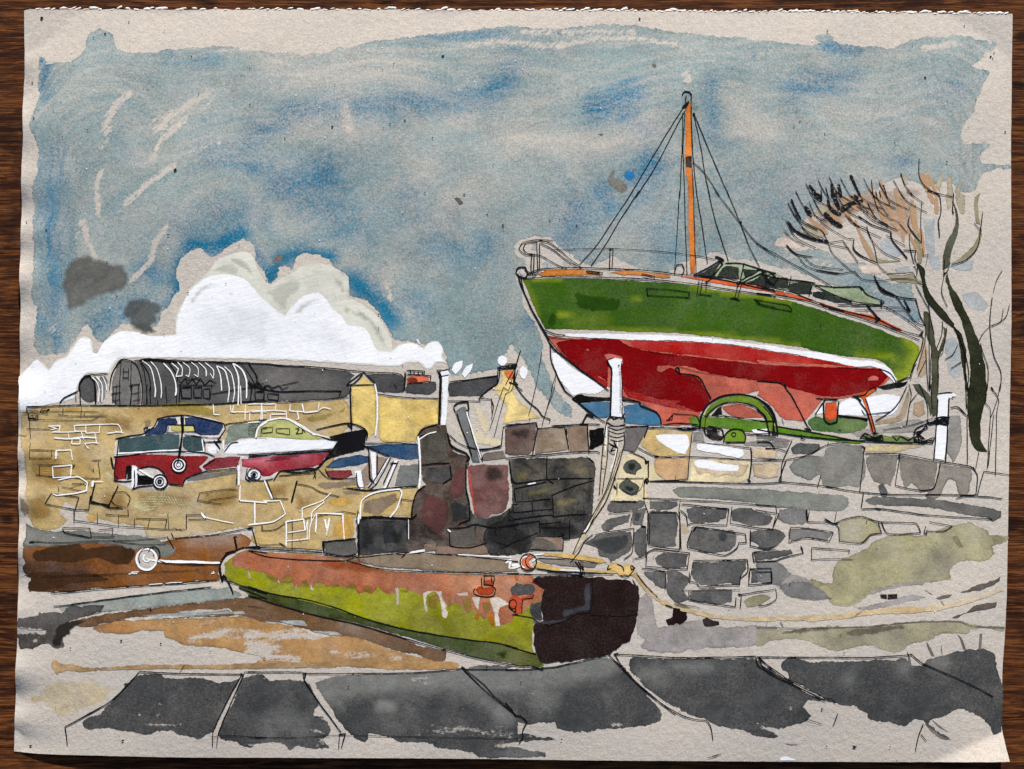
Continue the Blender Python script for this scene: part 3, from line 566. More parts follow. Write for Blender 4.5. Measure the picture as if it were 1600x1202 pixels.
Wsh(wall, 'pale_tint', ["c0:620,430 650,420 660,480 690,560 660,590 630,540", "c0:800,700 950,640 1100,680 1200,700 1120,740 1000,720 900,760 820,740", "c0:900,790 1000,760 1140,760 1120,790"], wash((222, 216, 168), dens=.55, grain=.3, bloom=.35, rim=.2, soft=4), 3, 2.0)
Wsh(wall, 'grey_tint', ["c0:120,640 180,720 190,770 150,790 125,740", "c1:680,690 880,640 880,700 760,780 680,760", "c1:545,630 640,625 690,655 640,665 560,655", "c1:400,590 640,555 655,610 450,630", "c0:870,220 905,205 910,250 880,260"], wash((138, 122, 104), (158, 140, 118), dens=.8, grain=.25, bloom=.3, rim=.3, soft=4), 3, 1.4)
Wsh(wall, 'olive_smudge', ["c1:330,200 420,180 520,160 590,120 560,170 480,200 380,230", "c0:900,120 1180,100 1300,160 1380,190 1250,200 1050,160"], wash((158, 140, 66), (170, 158, 96), dens=.7, grain=.25, bloom=.3, soft=5), 3, 1.6)
WB = ["c0:300,250 350,265 312,272", "c0:340,245 372,247 365,285 330,280", "c0:300,248 370,250", "c0:455,245 715,240 738,282 660,290", "c0:455,245 460,280 530,280", "c0:525,245 525,290 610,287", "c0:610,245 605,285", "c0:320,285 420,285 500,280 505,312", ("c0:335,320 420,325 500,315 590,320", 2), "c0:420,290 425,325", "c0:500,290 512,332", "c0:580,290 590,345 520,350 538,382",
  "c0:445,325 440,355 490,355 492,325 445,325", ("c0:345,395 435,390 445,452", 2), ("c0:348,395 345,445", 4), ("c0:325,490 440,480 435,550 330,555 325,490", 2, 's'), ("c0:360,570 480,550 535,585 530,632 440,650 350,660", 2), ("c0:570,570 565,610", 4), "c0:560,580 630,578", "c0:325,650 355,662", "c0:1210,760 1240,790 1400,825", ("c0:1210,762 1232,795", 3), ("c0:1440,600 1435,690 1600,705 c1:90,695 190,690 220,770 150,815 0,835", 2), ("c0:1525,700 1525,835", 2.4), ("c0:1425,480 1432,600", 2.4), "c0:700,280 750,290", "c0:650,292 690,290", "c0:530,370 545,382", "c0:600,350 560,345",
  "c0:1280,120 1285,180 1300,185", "c0:1400,125 1395,165 1600,165 c1:0,165", "c0:1470,120 1468,215", "c0:1565,115 1570,212", "c0:1380,125 1385,165 1410,170", "c1:0,160 160,157 225,160 228,212", "c1:80,120 76,215", "c1:165,120 160,157", ("c1:250,120 245,160 330,165", 2), ("c1:320,115 330,168 420,160", 2), "c1:420,155 445,140 490,150", "c1:420,110 415,155", ("c1:290,160 300,208 285,210", 2.6), "c1:130,180 130,215", "c1:10,165 10,215", "c1:135,180 225,178", "c1:0,120 165,118", "c0:1280,180 1320,182",
  "c1:40,700 40,835", ("c1:95,570 142,680", 2.4), "c1:320,800 320,735 440,690 490,645", "c1:375,820 380,760 450,700 443,685", ("c1:400,880 405,765 560,770 570,920", 2), ("c1:225,960 225,815 330,800 337,870", 2), "c1:235,880 340,865 355,800 350,920", ("c1:455,800 470,870 482,795", 3), "c1:470,860 465,900", "c1:225,930 360,915", ("c1:665,800 675,690 760,640 900,622 910,645 880,740 840,790", 2.2), ("c1:655,770 652,830", 3), "c1:400,770 370,830 360,920"]
Ink(wall, 'white_line', WB, WHITE_INK, 15, 1.45)
Ink(wall, 'ink_outline', [("c0:165,135 300,132 490,125 700,128 860,128 1100,122 1280,120 1500,103 1600,100", 1.8), ("c1:0,120 200,108 400,95 600,78", 1.3), ("c0:170,140 175,170", 1.8), "c0:150,170 240,175 310,150 260,148 250,170 300,180", ("c0:180,175 180,205 240,210", 2.4), "c0:185,200 205,185 215,210 235,180 240,210", "c0:185,210 190,325", "c0:165,265 330,270", ("c0:190,350 185,440 320,440", 1.1), "c0:190,390 350,395", "c0:320,395 320,440", ("c0:235,480 460,480 445,500", 1.4), ("c0:243,480 245,540 220,540 350,550 460,540", 1.2),
  ("c0:280,710 320,648 485,670 462,745 280,710", 1.5, 's'), ("c0:455,745 545,745 552,660", 1.4), ("c0:550,690 620,712 660,730 750,735", 2.0), ("c0:555,690 580,590", 3.0), ("c0:660,725 700,640 720,600", 1.8), ("c0:550,700 670,720", 2.6), ("c0:690,640 760,640 790,670 788,690 770,725", 1.1), "c0:690,645 680,690 700,715 770,730", ("c0:455,745 457,820", 1.8), "c0:460,808 600,825 700,840 1000,860 1120,860", "c0:595,760 595,825", "c0:720,770 720,850", ("c0:815,795 812,850", 1.2), "c0:905,795 890,860", "c0:1010,765 1020,865", ("c0:1120,770 1122,860", 1.6), "c0:640,770 780,782 775,740", "c0:820,795 1005,800 995,860", "c0:1125,775 1230,772 1235,800 1130,802",
  ("c0:1200,645 1370,622 1430,630", 1.1), "c0:1200,645 1185,690 1330,710", "c0:1250,690 1430,662", ("c0:385,850 550,855 552,870", 1.4), ("c0:385,855 400,880 555,910", 1.5), "c0:600,865 685,855 680,905", "c0:555,870 558,912", "c0:550,905 700,905", ("c0:200,935 360,940 560,930 800,925 1000,910", 1.0), ("c0:680,928 850,950 1000,948", 1.1), "c0:360,180 430,190 650,190", "c0:390,145 388,182", "c0:500,135 495,200", ("c0:170,160 600,165", 1), "c0:520,170 515,188", ("c0:185,208 400,215 560,215 620,180", .9), "c0:1030,880 1045,915", "c0:1005,900 1050,975", ("c0:1040,915 1300,890 1510,850", 1.4), ("c0:1480,855 1515,850", 3), "c0:1510,855 1540,960", "c0:560,455 620,450", "c0:560,510 575,520 570,500", ("c0:380,610 530,640", 1.1), "c0:360,610 365,640", "c0:600,460 612,560 460,555",
  "c0:440,590 550,592", ("c0:1425,510 1415,600", 1.8), ("c1:108,565 150,678 240,682", 1.6), ("c1:290,570 255,702", 2.6), ("c1:290,592 360,605 430,640 540,668", 1.5), "c1:0,860 25,858 50,960", ("c1:80,830 78,868 160,862 230,820 320,800 560,757 640,768", 1.2), "c0:1570,835 1575,870", "c1:262,795 262,980", ("c1:185,940 220,958", 2.2), ("c1:0,965 200,945", 1), ("c1:0,967 300,975 440,987", 1.5), ("c1:650,750 650,822", 2.2), "c1:640,785 670,795", ("c1:650,790 740,787 970,795 1000,770", 2.2), ("c1:980,690 870,680", 1), "c1:905,620 905,720", "c1:1570,840 1590,870"], BLACK, 14, 1.15)
Ink(wall, 'pencil_line', ["c0:1040,850 1100,870", "c0:560,240 700,236", "c0:430,615 600,560", "c1:560,620 700,610", "c0:100,300 170,310"], GREY_INK, 13, .9)

# ------------------------------------------------------------------ mud banks at the left
Wsh(wall, 'ochre_glaze', ['c0:200,420 330,400 420,500 380,600 240,620 170,540', 'c0:820,640 1000,620 1180,650 1150,740 950,760 840,720', 'c0:600,640 760,620 800,720 700,760 620,720', 'c1:80,600 250,580 240,680 120,690', 'c1:250,640 420,660 400,760 260,780', 'c0:1150,620 1420,600 1430,740 1250,760', 'c0:600,170 850,180 800,300 620,260', 'c0:120,650 300,640 330,800 180,830'], wash((156, 122, 66), (196, 178, 120), dens=.5, grain=.35, bloom=.6, soft=14, rim=0), 3, 2.5)
mud = Wsh(ART, 'mud_bank', ["c0:150,975 300,950 600,940 800,950 1000,930 1050,912 1300,895 1440,885 1505,925 1485,965 1400,1000 1340,1040 1312,1100 1322,1181 d0:1320,48 1000,72 700,92 320,122 180,122 170,85 192,40 150,22 c0:190,1145 150,1120 145,1085 160,1060 145,1020"], wash((128, 76, 26), (74, 46, 30), dens=.96, grain=.12, bloom=.12, rim=.35), 3, 1.5, label='dark brown tidal mud',
   mixb=[("c0:200,1150 450,1150", 36, 1.2), ("c0:600,1160", 30, .5), ("c0:380,1000", 30, .9)], tone=[("c0:1150,920 1400,910", 14, -.3)])
Wsh(mud, 'grey_wash', ["c0:160,915 165,830 200,850 300,872 480,870 700,890 870,900 1000,945 1055,970 1050,1000 1000,1027 960,1020 930,980 860,972 815,990 700,952 500,942 300,962 200,968 150,960"], wash((112, 114, 108), (96, 98, 94), dens=.92, grain=.15, bloom=.18, rim=.5), 4, 1.4)
Wsh(mud, 'dark_wash', ["c0:200,1030 210,990 300,965 480,945 520,970 700,950 800,960 825,1010 785,1072 700,1075 600,1035 450,1060 300,1055 240,1060", "d0:150,0 400,0 462,25 420,80 320,112 185,122 170,85 192,40", "c0:300,1150 560,1120 680,1160 520,1181 250,1181"], wash((70, 46, 28), (58, 44, 38), dens=.92, grain=.12, bloom=.2, rim=.3, soft=4), 4, 1.6)
Wsh(mud, 'wet_edge', ["d0:360,208 500,180 700,155 900,130 1250,97 1330,100 1370,85 1400,110 1450,135 1400,160 1200,178 900,212 640,238 500,262 400,242"], wash((142, 150, 144), (128, 136, 132), dens=.9, grain=.15, bloom=.15, rim=.35), 4, 1.2)
Wsh(mud, 'dark_wash', ["d0:118,275 240,262 240,238 380,245 430,208 560,200 640,195 610,240 450,280 400,325 388,440 340,452 300,425 180,462 125,460 112,380 280,352 180,345 115,335"], wash((82, 78, 78), (62, 58, 54), dens=.95, grain=.15, bloom=.15, rim=.4, lift=(0, .03, .2)), 5, 1.8, mixb=[("d0:150,400 300,400", 18, 1)], lift=[("d0:130,345 200,352 280,358", 5, .75), ("d0:200,425 240,405", 7, .55), ("d0:130,268 220,258", 5, .5)])
Wsh(mud, 'dark_wash', ["d0:355,320 440,290 560,282 450,330 430,350 440,370 390,400 385,440 335,452 315,410 330,370"], wash((42, 38, 34), dens=.95, soft=5), 6, 1.5)
Wsh(mud, 'brown_wash', ["d0:440,295 640,250 900,215 1200,180 1400,155 1500,152 1600,168 d1:200,195 400,240 500,262 700,320 900,380 1000,435 1170,465 1170,530 1100,530 1000,490 880,468 700,405 580,380 500,372 350,340 200,300 100,292 d0:1600,295 1550,290 1450,258 1100,270 700,290 550,325 480,325"], wash((104, 72, 40), (124, 80, 34), dens=.93, grain=.14, bloom=.12, rim=.4), 5, 1.3, tone=[("d1:560,310 640,330", 10, -.2)])
Wsh(mud, 'tan_wash', ["d0:560,330 720,288 1000,275 1450,268 1600,288 d1:100,292 300,330 420,382 600,380 700,402 860,468 1000,500 1245,545 1230,572 900,580 600,566 300,570 0,574 d0:1580,505 1300,445 1110,432 1060,405 995,385 990,345 850,350 800,365 700,365 600,350"], wash((174, 130, 74), (158, 106, 50), dens=.9, grain=.12, bloom=.15, rim=.35, lift=(.12, .02, .17)), 4, 1.2, mixb=[("d0:620,320 750,320", 18, .9)],
   lift=[("d0:1150,400 1350,370 1550,350", 11, .68), ("d0:1500,440 1600,470", 14, .75), ("d1:0,400 150,380 260,370 400,380", 13, .72), ("d1:0,480 150,500 300,520", 11, .74), ("d1:560,495 700,490 740,500", 9, .60), ("d1:490,470 520,470", 6, .7), ("d1:810,515 900,510", 6, .66), ("d0:850,325 1000,305 1300,305", 7, .52), ("d1:850,520 1100,540", 4, .5), ("d1:30,430 180,440", 8, .6)])
Wsh(mud, 'pale_streak', ["d0:1070,235 1200,225 1370,220 1400,240 1250,240 1100,245", "d0:1400,235 1460,232 1470,250 1400,252", "d0:730,283 900,262 1100,262 1300,258 1100,268 800,290", "d1:100,295 180,300 150,310", "d1:380,350 520,355 560,378 470,372", "d0:835,202 860,204 850,210"], wash((198, 194, 186), (176, 186, 184), dens=.9, grain=.3), 6, 1.2)
Wsh(mud, 'blue_wash', ["d0:860,262 1000,245 1200,240 1370,225 1400,245 1200,258 1000,265", "d1:180,290 330,290 350,320 240,310"], wash((146, 158, 156), dens=.8, grain=.2), 6, .8)
Wsh(mud, 'tan_line', ["d0:318,560 325,530 345,520 375,545 450,552 550,568 700,562 900,550 1300,548 1600,540 d1:200,538 500,532 d1:500,560 0,574 d0:1600,572 1100,575 700,580 520,592 440,590 420,582 350,605"], wash((184, 148, 100), (172, 136, 84), dens=.9, grain=.15, rim=.4), 5, 1.0)
Wsh(ART, 'pale_yellow_smear', ["d0:150,760 220,722 300,662 420,640 560,650 700,690 640,760 520,830 400,872 320,852 270,782 200,792"], wash((224, 206, 158), (222, 196, 120), dens=.36, grain=.25, bloom=.35, rim=.2, soft=8), 2, 2.0, mixb=[("d0:200,758", 9, 1)], tone=[("d0:200,758", 9, .5)])
buoy = Wsh(mud, 'mooring_float', [disc('c0', 885, 1035, 62, 66)], wash((200, 192, 184), dens=.9), 7, .8)
Ink(mud, 'white_line', [(circ('c0', 885, 1038, 60, 62), 3.2), (circ('c0', 885, 1030, 20, 20, 20, 250), 2), ("c0:880,1035 940,1045 1000,1052 1320,1060", 2.6), ("c0:950,1045 1320,1058", 3), ("c0:780,1130 800,1115 840,1112", 1.5), ("d0:1000,68 1060,62 1120,65", 2.2), ("d0:900,75 980,70", 1.6), ("d0:780,12 800,8 830,10", 2), ("c0:1280,1115 1285,1110", 2.4), ("d0:1270,8 1290,5", 2)], WHITE_INK, 15, 2)
Ink(mud, 'ink_outline', [(circ('c0', 895, 1030, 55, 62, 150, 330), 1.4), (circ('c0', 930, 1010, 34, 46, 200, 420), 1.4), ("c0:960,1045 1000,1060 1150,1070 1320,1065", 1.4), ("d0:330,205 400,200 500,185 900,130 1270,88", 1.6), ("d0:310,120 345,125 700,92 1000,72 1300,48", 1.6), ("c0:185,938 215,935", 3), ("c0:560,1130 1200,1100", .8), ("c0:250,1140 700,1130", .7), ("d1:0,200 110,215", .9), ("c0:925,1010 928,1016", 3)], BLACK, 16, 1.4)
# ------------------------------------------------------------------ small boats behind the wall
PALE = wash((208, 201, 196), dens=.96, grain=.1, rim=.1)
mb = Wsh(ART, 'blue_and_red_boat', ["c0:690,425 705,322 780,308 870,290 870,262 930,248 955,205 1060,188 1110,183 1250,200 1348,235 1358,265 1330,330 1330,425 1270,440 1230,545 1120,592 1030,605 990,625 900,620 830,625 800,625 695,578"], PALE, 4, .6, label='beached boat with blue cabin, teal side and red hull')
Wsh(mb, 'hull', ["c0:702,432 800,420 900,416 1080,424 1250,430 1240,450 1222,470 1200,490 1215,515 1180,530 1130,555 1090,592 1020,597 1008,570 1000,540 960,505 900,490 830,500 820,485 800,480 775,488 768,560 700,572 694,500"], wash((138, 8, 20), (108, 2, 12), dens=.97, grain=.06, bloom=.06, rim=.3), 6, .8)
Wsh(mb, 'side', ["c0:722,327 850,310 1000,295 1082,300 1078,385 980,390 850,400 722,405", "c0:1102,312 1200,310 1230,340 1222,395 1150,400 1104,375"], wash((36, 70, 76), (70, 104, 102), dens=.95, bloom=.12, rim=.4), 6, .8)
Wsh(mb, 'cabin', ["c0:872,290 885,268 935,256 960,212 1060,202 1072,235 1012,245 1002,290 950,300 880,307", "c0:1112,200 1200,202 1330,230 1340,252 1312,300 1250,292 1200,300 1172,285 1165,250 1115,240", "c0:1170,270 1300,290 1310,302 1200,303"], wash((20, 44, 84), (40, 76, 122), dens=.96, bloom=.12, rim=.35), 6, .9)
Wsh(mb, 'window', ["c0:1030,243 1085,240 1160,248 1172,282 1100,284 1032,278"], wash((202, 196, 116), dens=.92), 7, .6)
Wsh(mb, 'underside', ["c0:1120,560 1200,535 1420,510 1425,530 1300,550 1200,568 1130,578"], wash((112, 110, 106), dens=.92), 5, .7)
Wsh(mb, 'wheel_arch', ["c0:832,540 900,545 938,560 920,592 830,600", "c0:772,485 800,490 800,560 770,570"], wash((16, 16, 18), dens=1.0, grain=.03, erode=.4), 7, .6)
Wsh(mb, 'fender', ["c0:800,492 830,490 832,510 825,600 812,625 797,610", disc('c0', 1078, 480, 24), disc('c0', 968, 578, 24)], WHITE, 8, .4)
Ink(mb, 'ink_outline', [("c0:700,325 780,310 870,293 930,250 955,207 1100,185 1200,200 1345,235 1352,265 1310,330", 2.0), ("c0:870,262 895,255", 2.4), ("c0:870,262 878,290", 1.8), ("c0:945,210 970,200", 3), ("c0:1092,188 1096,300 1078,440", 4.0), ("c0:1105,190 1105,290", 1.8), ("c0:720,330 712,430 695,520 697,572", 2.0), ("c0:675,430 690,500", 3.2), ("c0:690,432 800,420 900,405 1080,400 1230,407 1290,430", 1.6), ("c0:690,572 760,577 800,572", 2), (circ('c0', 1078, 482, 44), 2.4), (circ('c0', 1075, 478, 28), 1.8), (circ('c0', 1075, 478, 13), 1), (circ('c0', 966, 580, 42), 2.4), (circ('c0', 964, 578, 24), 1.8), (circ('c0', 964, 577, 9), 3),
  ("c0:830,505 900,488 960,505 1000,545 1010,590 985,625", 2.2), ("c0:830,530 860,560 925,562", 2.4), ("c0:815,510 815,600 800,625", 2.2), ("c0:805,620 835,610 925,600", 2.2), ("c0:1010,592 1100,600 1120,560 1230,520 1420,500", 1.7), ("c0:800,480 770,490 765,560", 2.0), ("c0:1000,245 1030,240 1165,245 1175,290", 1.4), ("c0:1000,290 1180,280", 1.3), ("c0:1015,250 1010,290", 1.2), ("c0:1110,300 1270,320 1330,320", 1.4), ("c0:1225,345 1330,342 1305,330", 2.0), ("c0:1285,335 1320,385", 2.6), ("c0:1232,345 1232,400", 1.3), ("c0:1220,490 1290,445", 1.3), ("c0:700,540 720,560", 1.6), ("c0:1080,430 1070,470", 2)], BLACK, 14, 1.5)
Ink(mb, 'white_line', [("c0:705,412 850,405 980,395 1080,390", 2.2), ("c0:1215,325 1225,400 1120,405", 2), ("c0:830,500 905,545 940,560", 2.4), ("c0:820,500 812,600", 3), (circ('c0', 1076, 480, 36), 2), (circ('c0', 966, 580, 33), 2)], WHITE_INK, 13, 2)
cc = Wsh(ART, 'white_and_crimson_boat', ["c0:1240,440 1290,350 1345,330 1370,240 1500,230 1590,212 c1:60,215 150,205 240,212 330,262 390,300 480,325 535,335 500,390 430,480 300,520 180,515 150,570 0,575 c0:1430,570 1425,500 1240,515"], PALE, 4, .6, label='white cabin cruiser with crimson bottom and pale green cabin')
Wsh(cc, 'hull', ["c0:1340,395 1400,345 1480,327 1600,330 c1:100,317 300,328 525,337 500,378 400,385 300,395 0,408 c0:1500,412 1400,412 1350,408", disc('c0', 1282, 385, 34, 28)], WHITE, 6, .7)
Wsh(cc, 'bottom_paint', ["c0:1215,490 1290,440 1440,432 1425,490 1330,498 1240,512"], wash((128, 14, 38), (156, 30, 58), dens=.95, bloom=.12, rim=.3), 6, .8)
Wsh(cc, 'bottom_paint', ["c0:1445,445 1600,440 c1:0,442 200,425 300,418 480,405 455,440 420,480 300,505 250,512 170,520 130,545 85,545 60,510 20,495 0,510 c0:1540,490 1490,495 1450,490"], wash((152, 20, 46), (202, 106, 118), dens=.95, bloom=.15, rim=.3), 6, .8, mixb=[("c0:1480,450 1600,450 c1:100,440", 10, .95), ("c1:280,430 340,430", 16, .5)])
Wsh(cc, 'windscreen', ["c0:1352,330 1370,252 1420,240 1575,224 1550,260 1530,320 1440,322 1350,360"], wash((124, 136, 122), (142, 150, 134), dens=.92, bloom=.15), 6, .8)
Wsh(cc, 'windscreen', ["c1:0,240 50,228 90,225 50,260 40,310 0,315"], wash((108, 122, 104), dens=.92, bloom=.15), 6, .8)
Wsh(cc, 'cabin', ["c1:48,312 65,270 90,240 150,216 230,216 310,248 370,297 440,322 380,332 200,320"], wash((184, 186, 112), (198, 196, 130), dens=.92, bloom=.2, rim=.3), 7, .9)
Wsh(cc, 'wheel', [disc('c1', 36, 537, 36, 32)], WHITE, 7, .4)
Wsh(cc, 'dark_stern', ["c1:480,312 560,290 690,270 702,298 690,340 690,390 600,410 500,435 440,470 415,505 405,500 470,425 530,338 490,325"], wash((20, 20, 24), (34, 34, 36), dens=1, grain=.04), 8, .8)
Ink(cc, 'ink_outline', [("c0:1345,245 1375,235 1600,212 c1:60,212", 1.4), ("c0:1430,345 1390,350 1345,400", 1.5), ("c1:400,270 470,255 600,232 690,268 708,295 700,330", 2.0), ("c1:585,232 610,262", 2.4), ("c1:430,310 485,328 530,335", 2), ("c1:0,418 300,400 500,385", 1.5), ("c1:0,432 200,417 490,398 430,480 380,510 270,525 190,517 150,572", 2.0), ("c1:200,515 390,500", 3.0), ("c1:180,545 400,525 385,560", 1.6), ("c1:390,500 400,560", 1.6), ("c1:0,550 70,572 150,560", 1.8), (circ('c1', 36, 537, 40, 37), 1.5), (circ('c1', 36, 537, 19, 19), 1.4), (circ('c1', 36, 537, 6, 6), 3.0), ("c0:1480,500 1470,560 1500,580", 2), ("c0:1420,415 1600,425", 1.2), ("c1:50,325 45,270 80,240", 1.4),
  ("c1:78,260 145,255 145,285 82,292 78,260", 1.1, 's'), ("c1:165,265 245,263 245,300 170,290 165,265", 1.1, 's'), ("c1:280,265 305,268 285,295 325,292 320,270", 1.2), ("c1:130,440 300,425", .8), ("c1:100,455 250,440", .8), ("c1:285,262 310,255 340,290", 1.2), ("c0:1560,270 1600,262", 1), ("c0:1562,270 1562,315", 1), ("c0:1425,470 1430,570", 2.2), ("c1:395,515 440,470 500,400", 2)], BLACK, 14, 1.5)
Ink(cc, 'white_line', [("c1:45,320 60,265 100,225 160,207 230,207 320,250 390,300", 2.6), ("c1:0,228 70,225", 1.6), ("c0:1600,224 1545,260 1530,320", 2.2), ("c1:380,300 420,300", 2.6), ("c0:1340,330 1340,390", 1.8), ("c0:1435,480 1430,590", 3.2), ("c1:230,207 380,290 480,318", 1.6)], WHITE_INK, 15, 2)
bb = Wsh(ART, 'blue_dinghy', ["c1:455,492 510,450 600,430 650,420 720,425 722,460 660,475 600,485 500,498", "c1:700,366 800,360 1000,358 1015,380 1012,442 950,447 880,440 830,425 760,400 720,385"], wash((32, 68, 102), (64, 98, 126), dens=.95, bloom=.18, rim=.45), 6, .9, label='blue hulled dinghies beside the dark pier')
Wsh(bb, 'red_boot_top', ["c1:455,518 500,512 610,510 620,538 560,562 500,560 470,540"], wash((120, 26, 34), dens=.92), 6, .9)
Wsh(bb, 'mud_brown_wash', ["c1:740,430 830,440 800,500 760,545 690,610 660,520 700,480"], wash((148, 124, 108), (128, 104, 84), dens=.85), 5, 1.2)  # brown patch next to the dinghy props
Wsh(bb, 'grey_side', ["c1:900,475 950,480 1010,475 1012,600 900,608 870,600 880,540"], wash((106, 110, 108), dens=.93), 5, 1.0)
Wsh(bb, 'prop', ["c1:725,402 755,405 757,560 742,582 735,540", "c1:825,430 840,432 790,520 740,590 715,610 770,530", "c1:868,452 892,455 860,520 815,622 800,620 840,530", "c1:630,515 668,513 675,560 682,620 658,628 640,565"], WHITE, 9, .5)
Ink(bb, 'ink_outline', [("c1:680,352 850,350 1000,355", 1.6), ("c1:700,370 840,432", 1.8), ("c1:715,400 722,560 745,585", 3.0), ("c1:765,415 762,545", 2), ("c1:830,430 740,580 710,615", 1.6), ("c1:848,432 760,590 720,625", 1.6), ("c1:890,455 820,615", 1.6), ("c1:860,455 800,590", 1.6), ("c1:640,525 650,600 668,628", 2), ("c1:580,615 700,630 800,620 1000,605", 2.2), ("c1:680,360 710,380 715,400", 2.4), ("c1:840,468 880,470", 3), ("c1:455,500 480,550 520,560", 1.4), ("c1:415,500 470,555 580,560 640,555", 1.3), ("c1:1010,450 1015,600", 1.4)], BLACK, 14, 1.5)
post = Wsh(ART, 'mooring_post', ["b1:1135,1085 1150,1062 1175,1058 1192,1080 1185,1105 1182,1181 c1:1182,60 1178,150 1168,242 1140,242 1148,120 1148,20 b1:1145,1110"], gouache((236, 238, 240), (196, 202, 206)), 9, .8, label='white painted post standing above the dark pier')

# ------------------------------------------------------------------ dark pier
DK = wash((72, 72, 70), (96, 80, 66), dens=.95, grain=.16, bloom=.2, rim=.35, bs=.03, val=.9)
pier = Wsh(ART, 'stone_pier', ["c1:1035,268 1100,250 1172,240 1182,300 1200,335 1222,400 1302,430 1310,470 1290,520 1292,640 1312,700 1310,805 1340,840 1390,860 1420,1005 1112,1008 1110,960 1050,960 1040,990 940,1000 800,1000 650,1022 640,800 968,798 980,700 1008,625 1050,600 1020,500 1010,320"], wash((78, 64, 56), (52, 50, 50), dens=.95, grain=.16, bloom=.25, rim=.3, bs=.03, val=1.0), 6, 1.4, label='dark weathered stone pier with tall block and leaning post',
  mixb=[("c1:700,900 900,900", 30, .9), ("c1:1050,750", 20, .1)], tone=[("c1:1080,890", 10, -.3)])
Wsh(pier, 'stone_block', ["c1:1038,300 1100,280 1170,272 1180,400 1170,455 1100,470 1050,450 1030,400"], wash((70, 68, 60), (92, 88, 76), dens=.97, bloom=.2, rim=.4), 8, 1.0)
Wsh(pier, 'stone_block', ["c1:1050,492 1120,495 1200,480 1206,555 1165,585 1060,572"], wash((58, 58, 58), (76, 74, 72), dens=.97, bloom=.2, rim=.4), 8, 1.0)
Wsh(pier, 'stone_block', ["c1:655,805 800,808 938,818 938,910 930,975 800,995 700,1015 660,1012 655,900"], wash((50, 52, 54), (76, 78, 78), dens=.97, bloom=.22, rim=.35), 8, 1.2)
Wsh(pier, 'stone_block', ["c1:452,937 550,930 632,926 648,990 630,1010 540,1015 460,1002"], wash((84, 84, 80), (100, 100, 94), dens=.95, bloom=.2, rim=.35), 8, 1.0)
Wsh(pier, 'dark_block', ["c1:780,840 860,830 890,900 880,950 800,945", "c1:1190,700 1230,690 1300,720 1300,800 1200,830"], wash((50, 52, 54), (70, 76, 78), dens=.9, bloom=.2, soft=4), 9, 1.6)
Wsh(pier, 'rust_stain', ["c1:1230,480 1290,490 1288,640 1240,680 1195,690 1190,600", "c1:1050,640 1180,680 1190,780 1150,920 1080,900 1020,800 1030,700"], wash((104, 66, 64), (88, 62, 58), dens=.75, grain=.2, bloom=.35, soft=6), 8, 2.0)
Wsh(pier, 'stone_block', ["c1:1300,495 1320,480 1345,478 1480,478 1535,482 1545,600 1540,700 1500,760 1440,772 1400,795 1345,778 1330,700 1312,620"], wash((112, 76, 72), (84, 66, 62), dens=.96, bloom=.22, rim=.1, val=.7, bs=.03), 8, 1.2)
Wsh(pier, 'dark_block', ["c1:1290,690 1340,780 1400,800 1500,770 1560,720 1570,840 1400,880 1330,860 1290,830"], DK, 6, 1.0)
Wsh(pier, 'red_edge', ["c1:1298,500 1315,490 1325,560 1340,690 1362,785 1345,782 1325,700 1308,610"], wash((206, 84, 72), (160, 70, 62), dens=.85, soft=2), 9, .8)
SL = wash((46, 47, 48), (82, 78, 68), dens=.97, grain=.14, bloom=.2, rim=.35, bs=.03, val=1.0)
Wsh(pier, 'stone_course', ["c2:25,450 150,440 330,440 500,440 532,480 525,620 512,760 480,860 440,905 330,918 200,900 172,960 100,1000 0,1012 c1:1560,1010 1430,1018 1392,930 1400,860 1500,800 1560,720 1560,600 1545,450"], SL, 7, 1.4, mixb=[("c2:80,520 200,500", 26, .9), ("c2:250,620", 24, .7), ("c2:420,480 500,540", 26, .9), ("c2:350,700", 22, .6)])
GZ = wash((36, 36, 36), (60, 48, 42), dens=.55, grain=.2, bloom=.4, soft=9, rim=0)
Wsh(pier, 'wet_stain', ["c1:1390,790 1500,760 1600,800 c2:100,850 180,900 150,970 60,1000 c1:1560,990 1440,960 1390,880", "c2:210,820 340,810 430,820 420,890 320,900 220,880", "c1:1040,300 1080,300 1070,420 1050,440 1030,380", "c1:670,830 760,820 770,900 700,990 665,960", "c1:820,860 920,850 925,960 850,960", "c2:40,430 120,440 180,500 230,540 180,540 90,490", "c2:480,560 520,540 510,700 470,740", "c2:60,640 90,690 50,690", "c1:1400,480 1520,490 1530,560 1450,600 1400,560", "c2:20,300 60,260 160,250 140,320 60,330", "c1:1000,820 1100,840 1180,930 1060,950 1000,920"], GZ, 10, 2.0)
Wsh(pier, 'pale_stain', ["c2:60,520 110,490 150,530 110,575 70,560", "c2:280,700 390,660 440,690 350,740", "c2:330,470 480,480 500,540 400,560", "c1:1060,730 1110,760 1080,800 1040,780", "c2:200,320 330,330 350,385 200,395", "c1:1090,840 1120,860 1110,890 1080,880"], wash((150, 136, 108), (120, 104, 88), dens=.35, grain=.5, bloom=.5, soft=8, rim=0), 11, 2.0)
Wsh(pier, 'lichen', ["c2:50,530 120,500 150,540 120,570 60,560", "c2:100,640 200,610 280,590 270,630 150,670", "c2:300,690 400,670 450,680 370,730 310,730"], wash((138, 130, 76), dens=.4, grain=.4, bloom=.4, soft=7), 8, 2.0)
Wsh(pier, 'stone_block', ["c1:1520,265 1600,246 c2:60,232 180,240 172,330 160,385 140,412 20,420 c1:1520,412"], wash((96, 76, 70), (74, 66, 62), dens=.95, bloom=.25, rim=.35), 8, 1.0)
Wsh(pier, 'stone_block', ["c1:1400,412 1510,396 1530,440 1400,452 1385,440"], wash((104, 92, 84), dens=.92, bloom=.2), 7, .8)
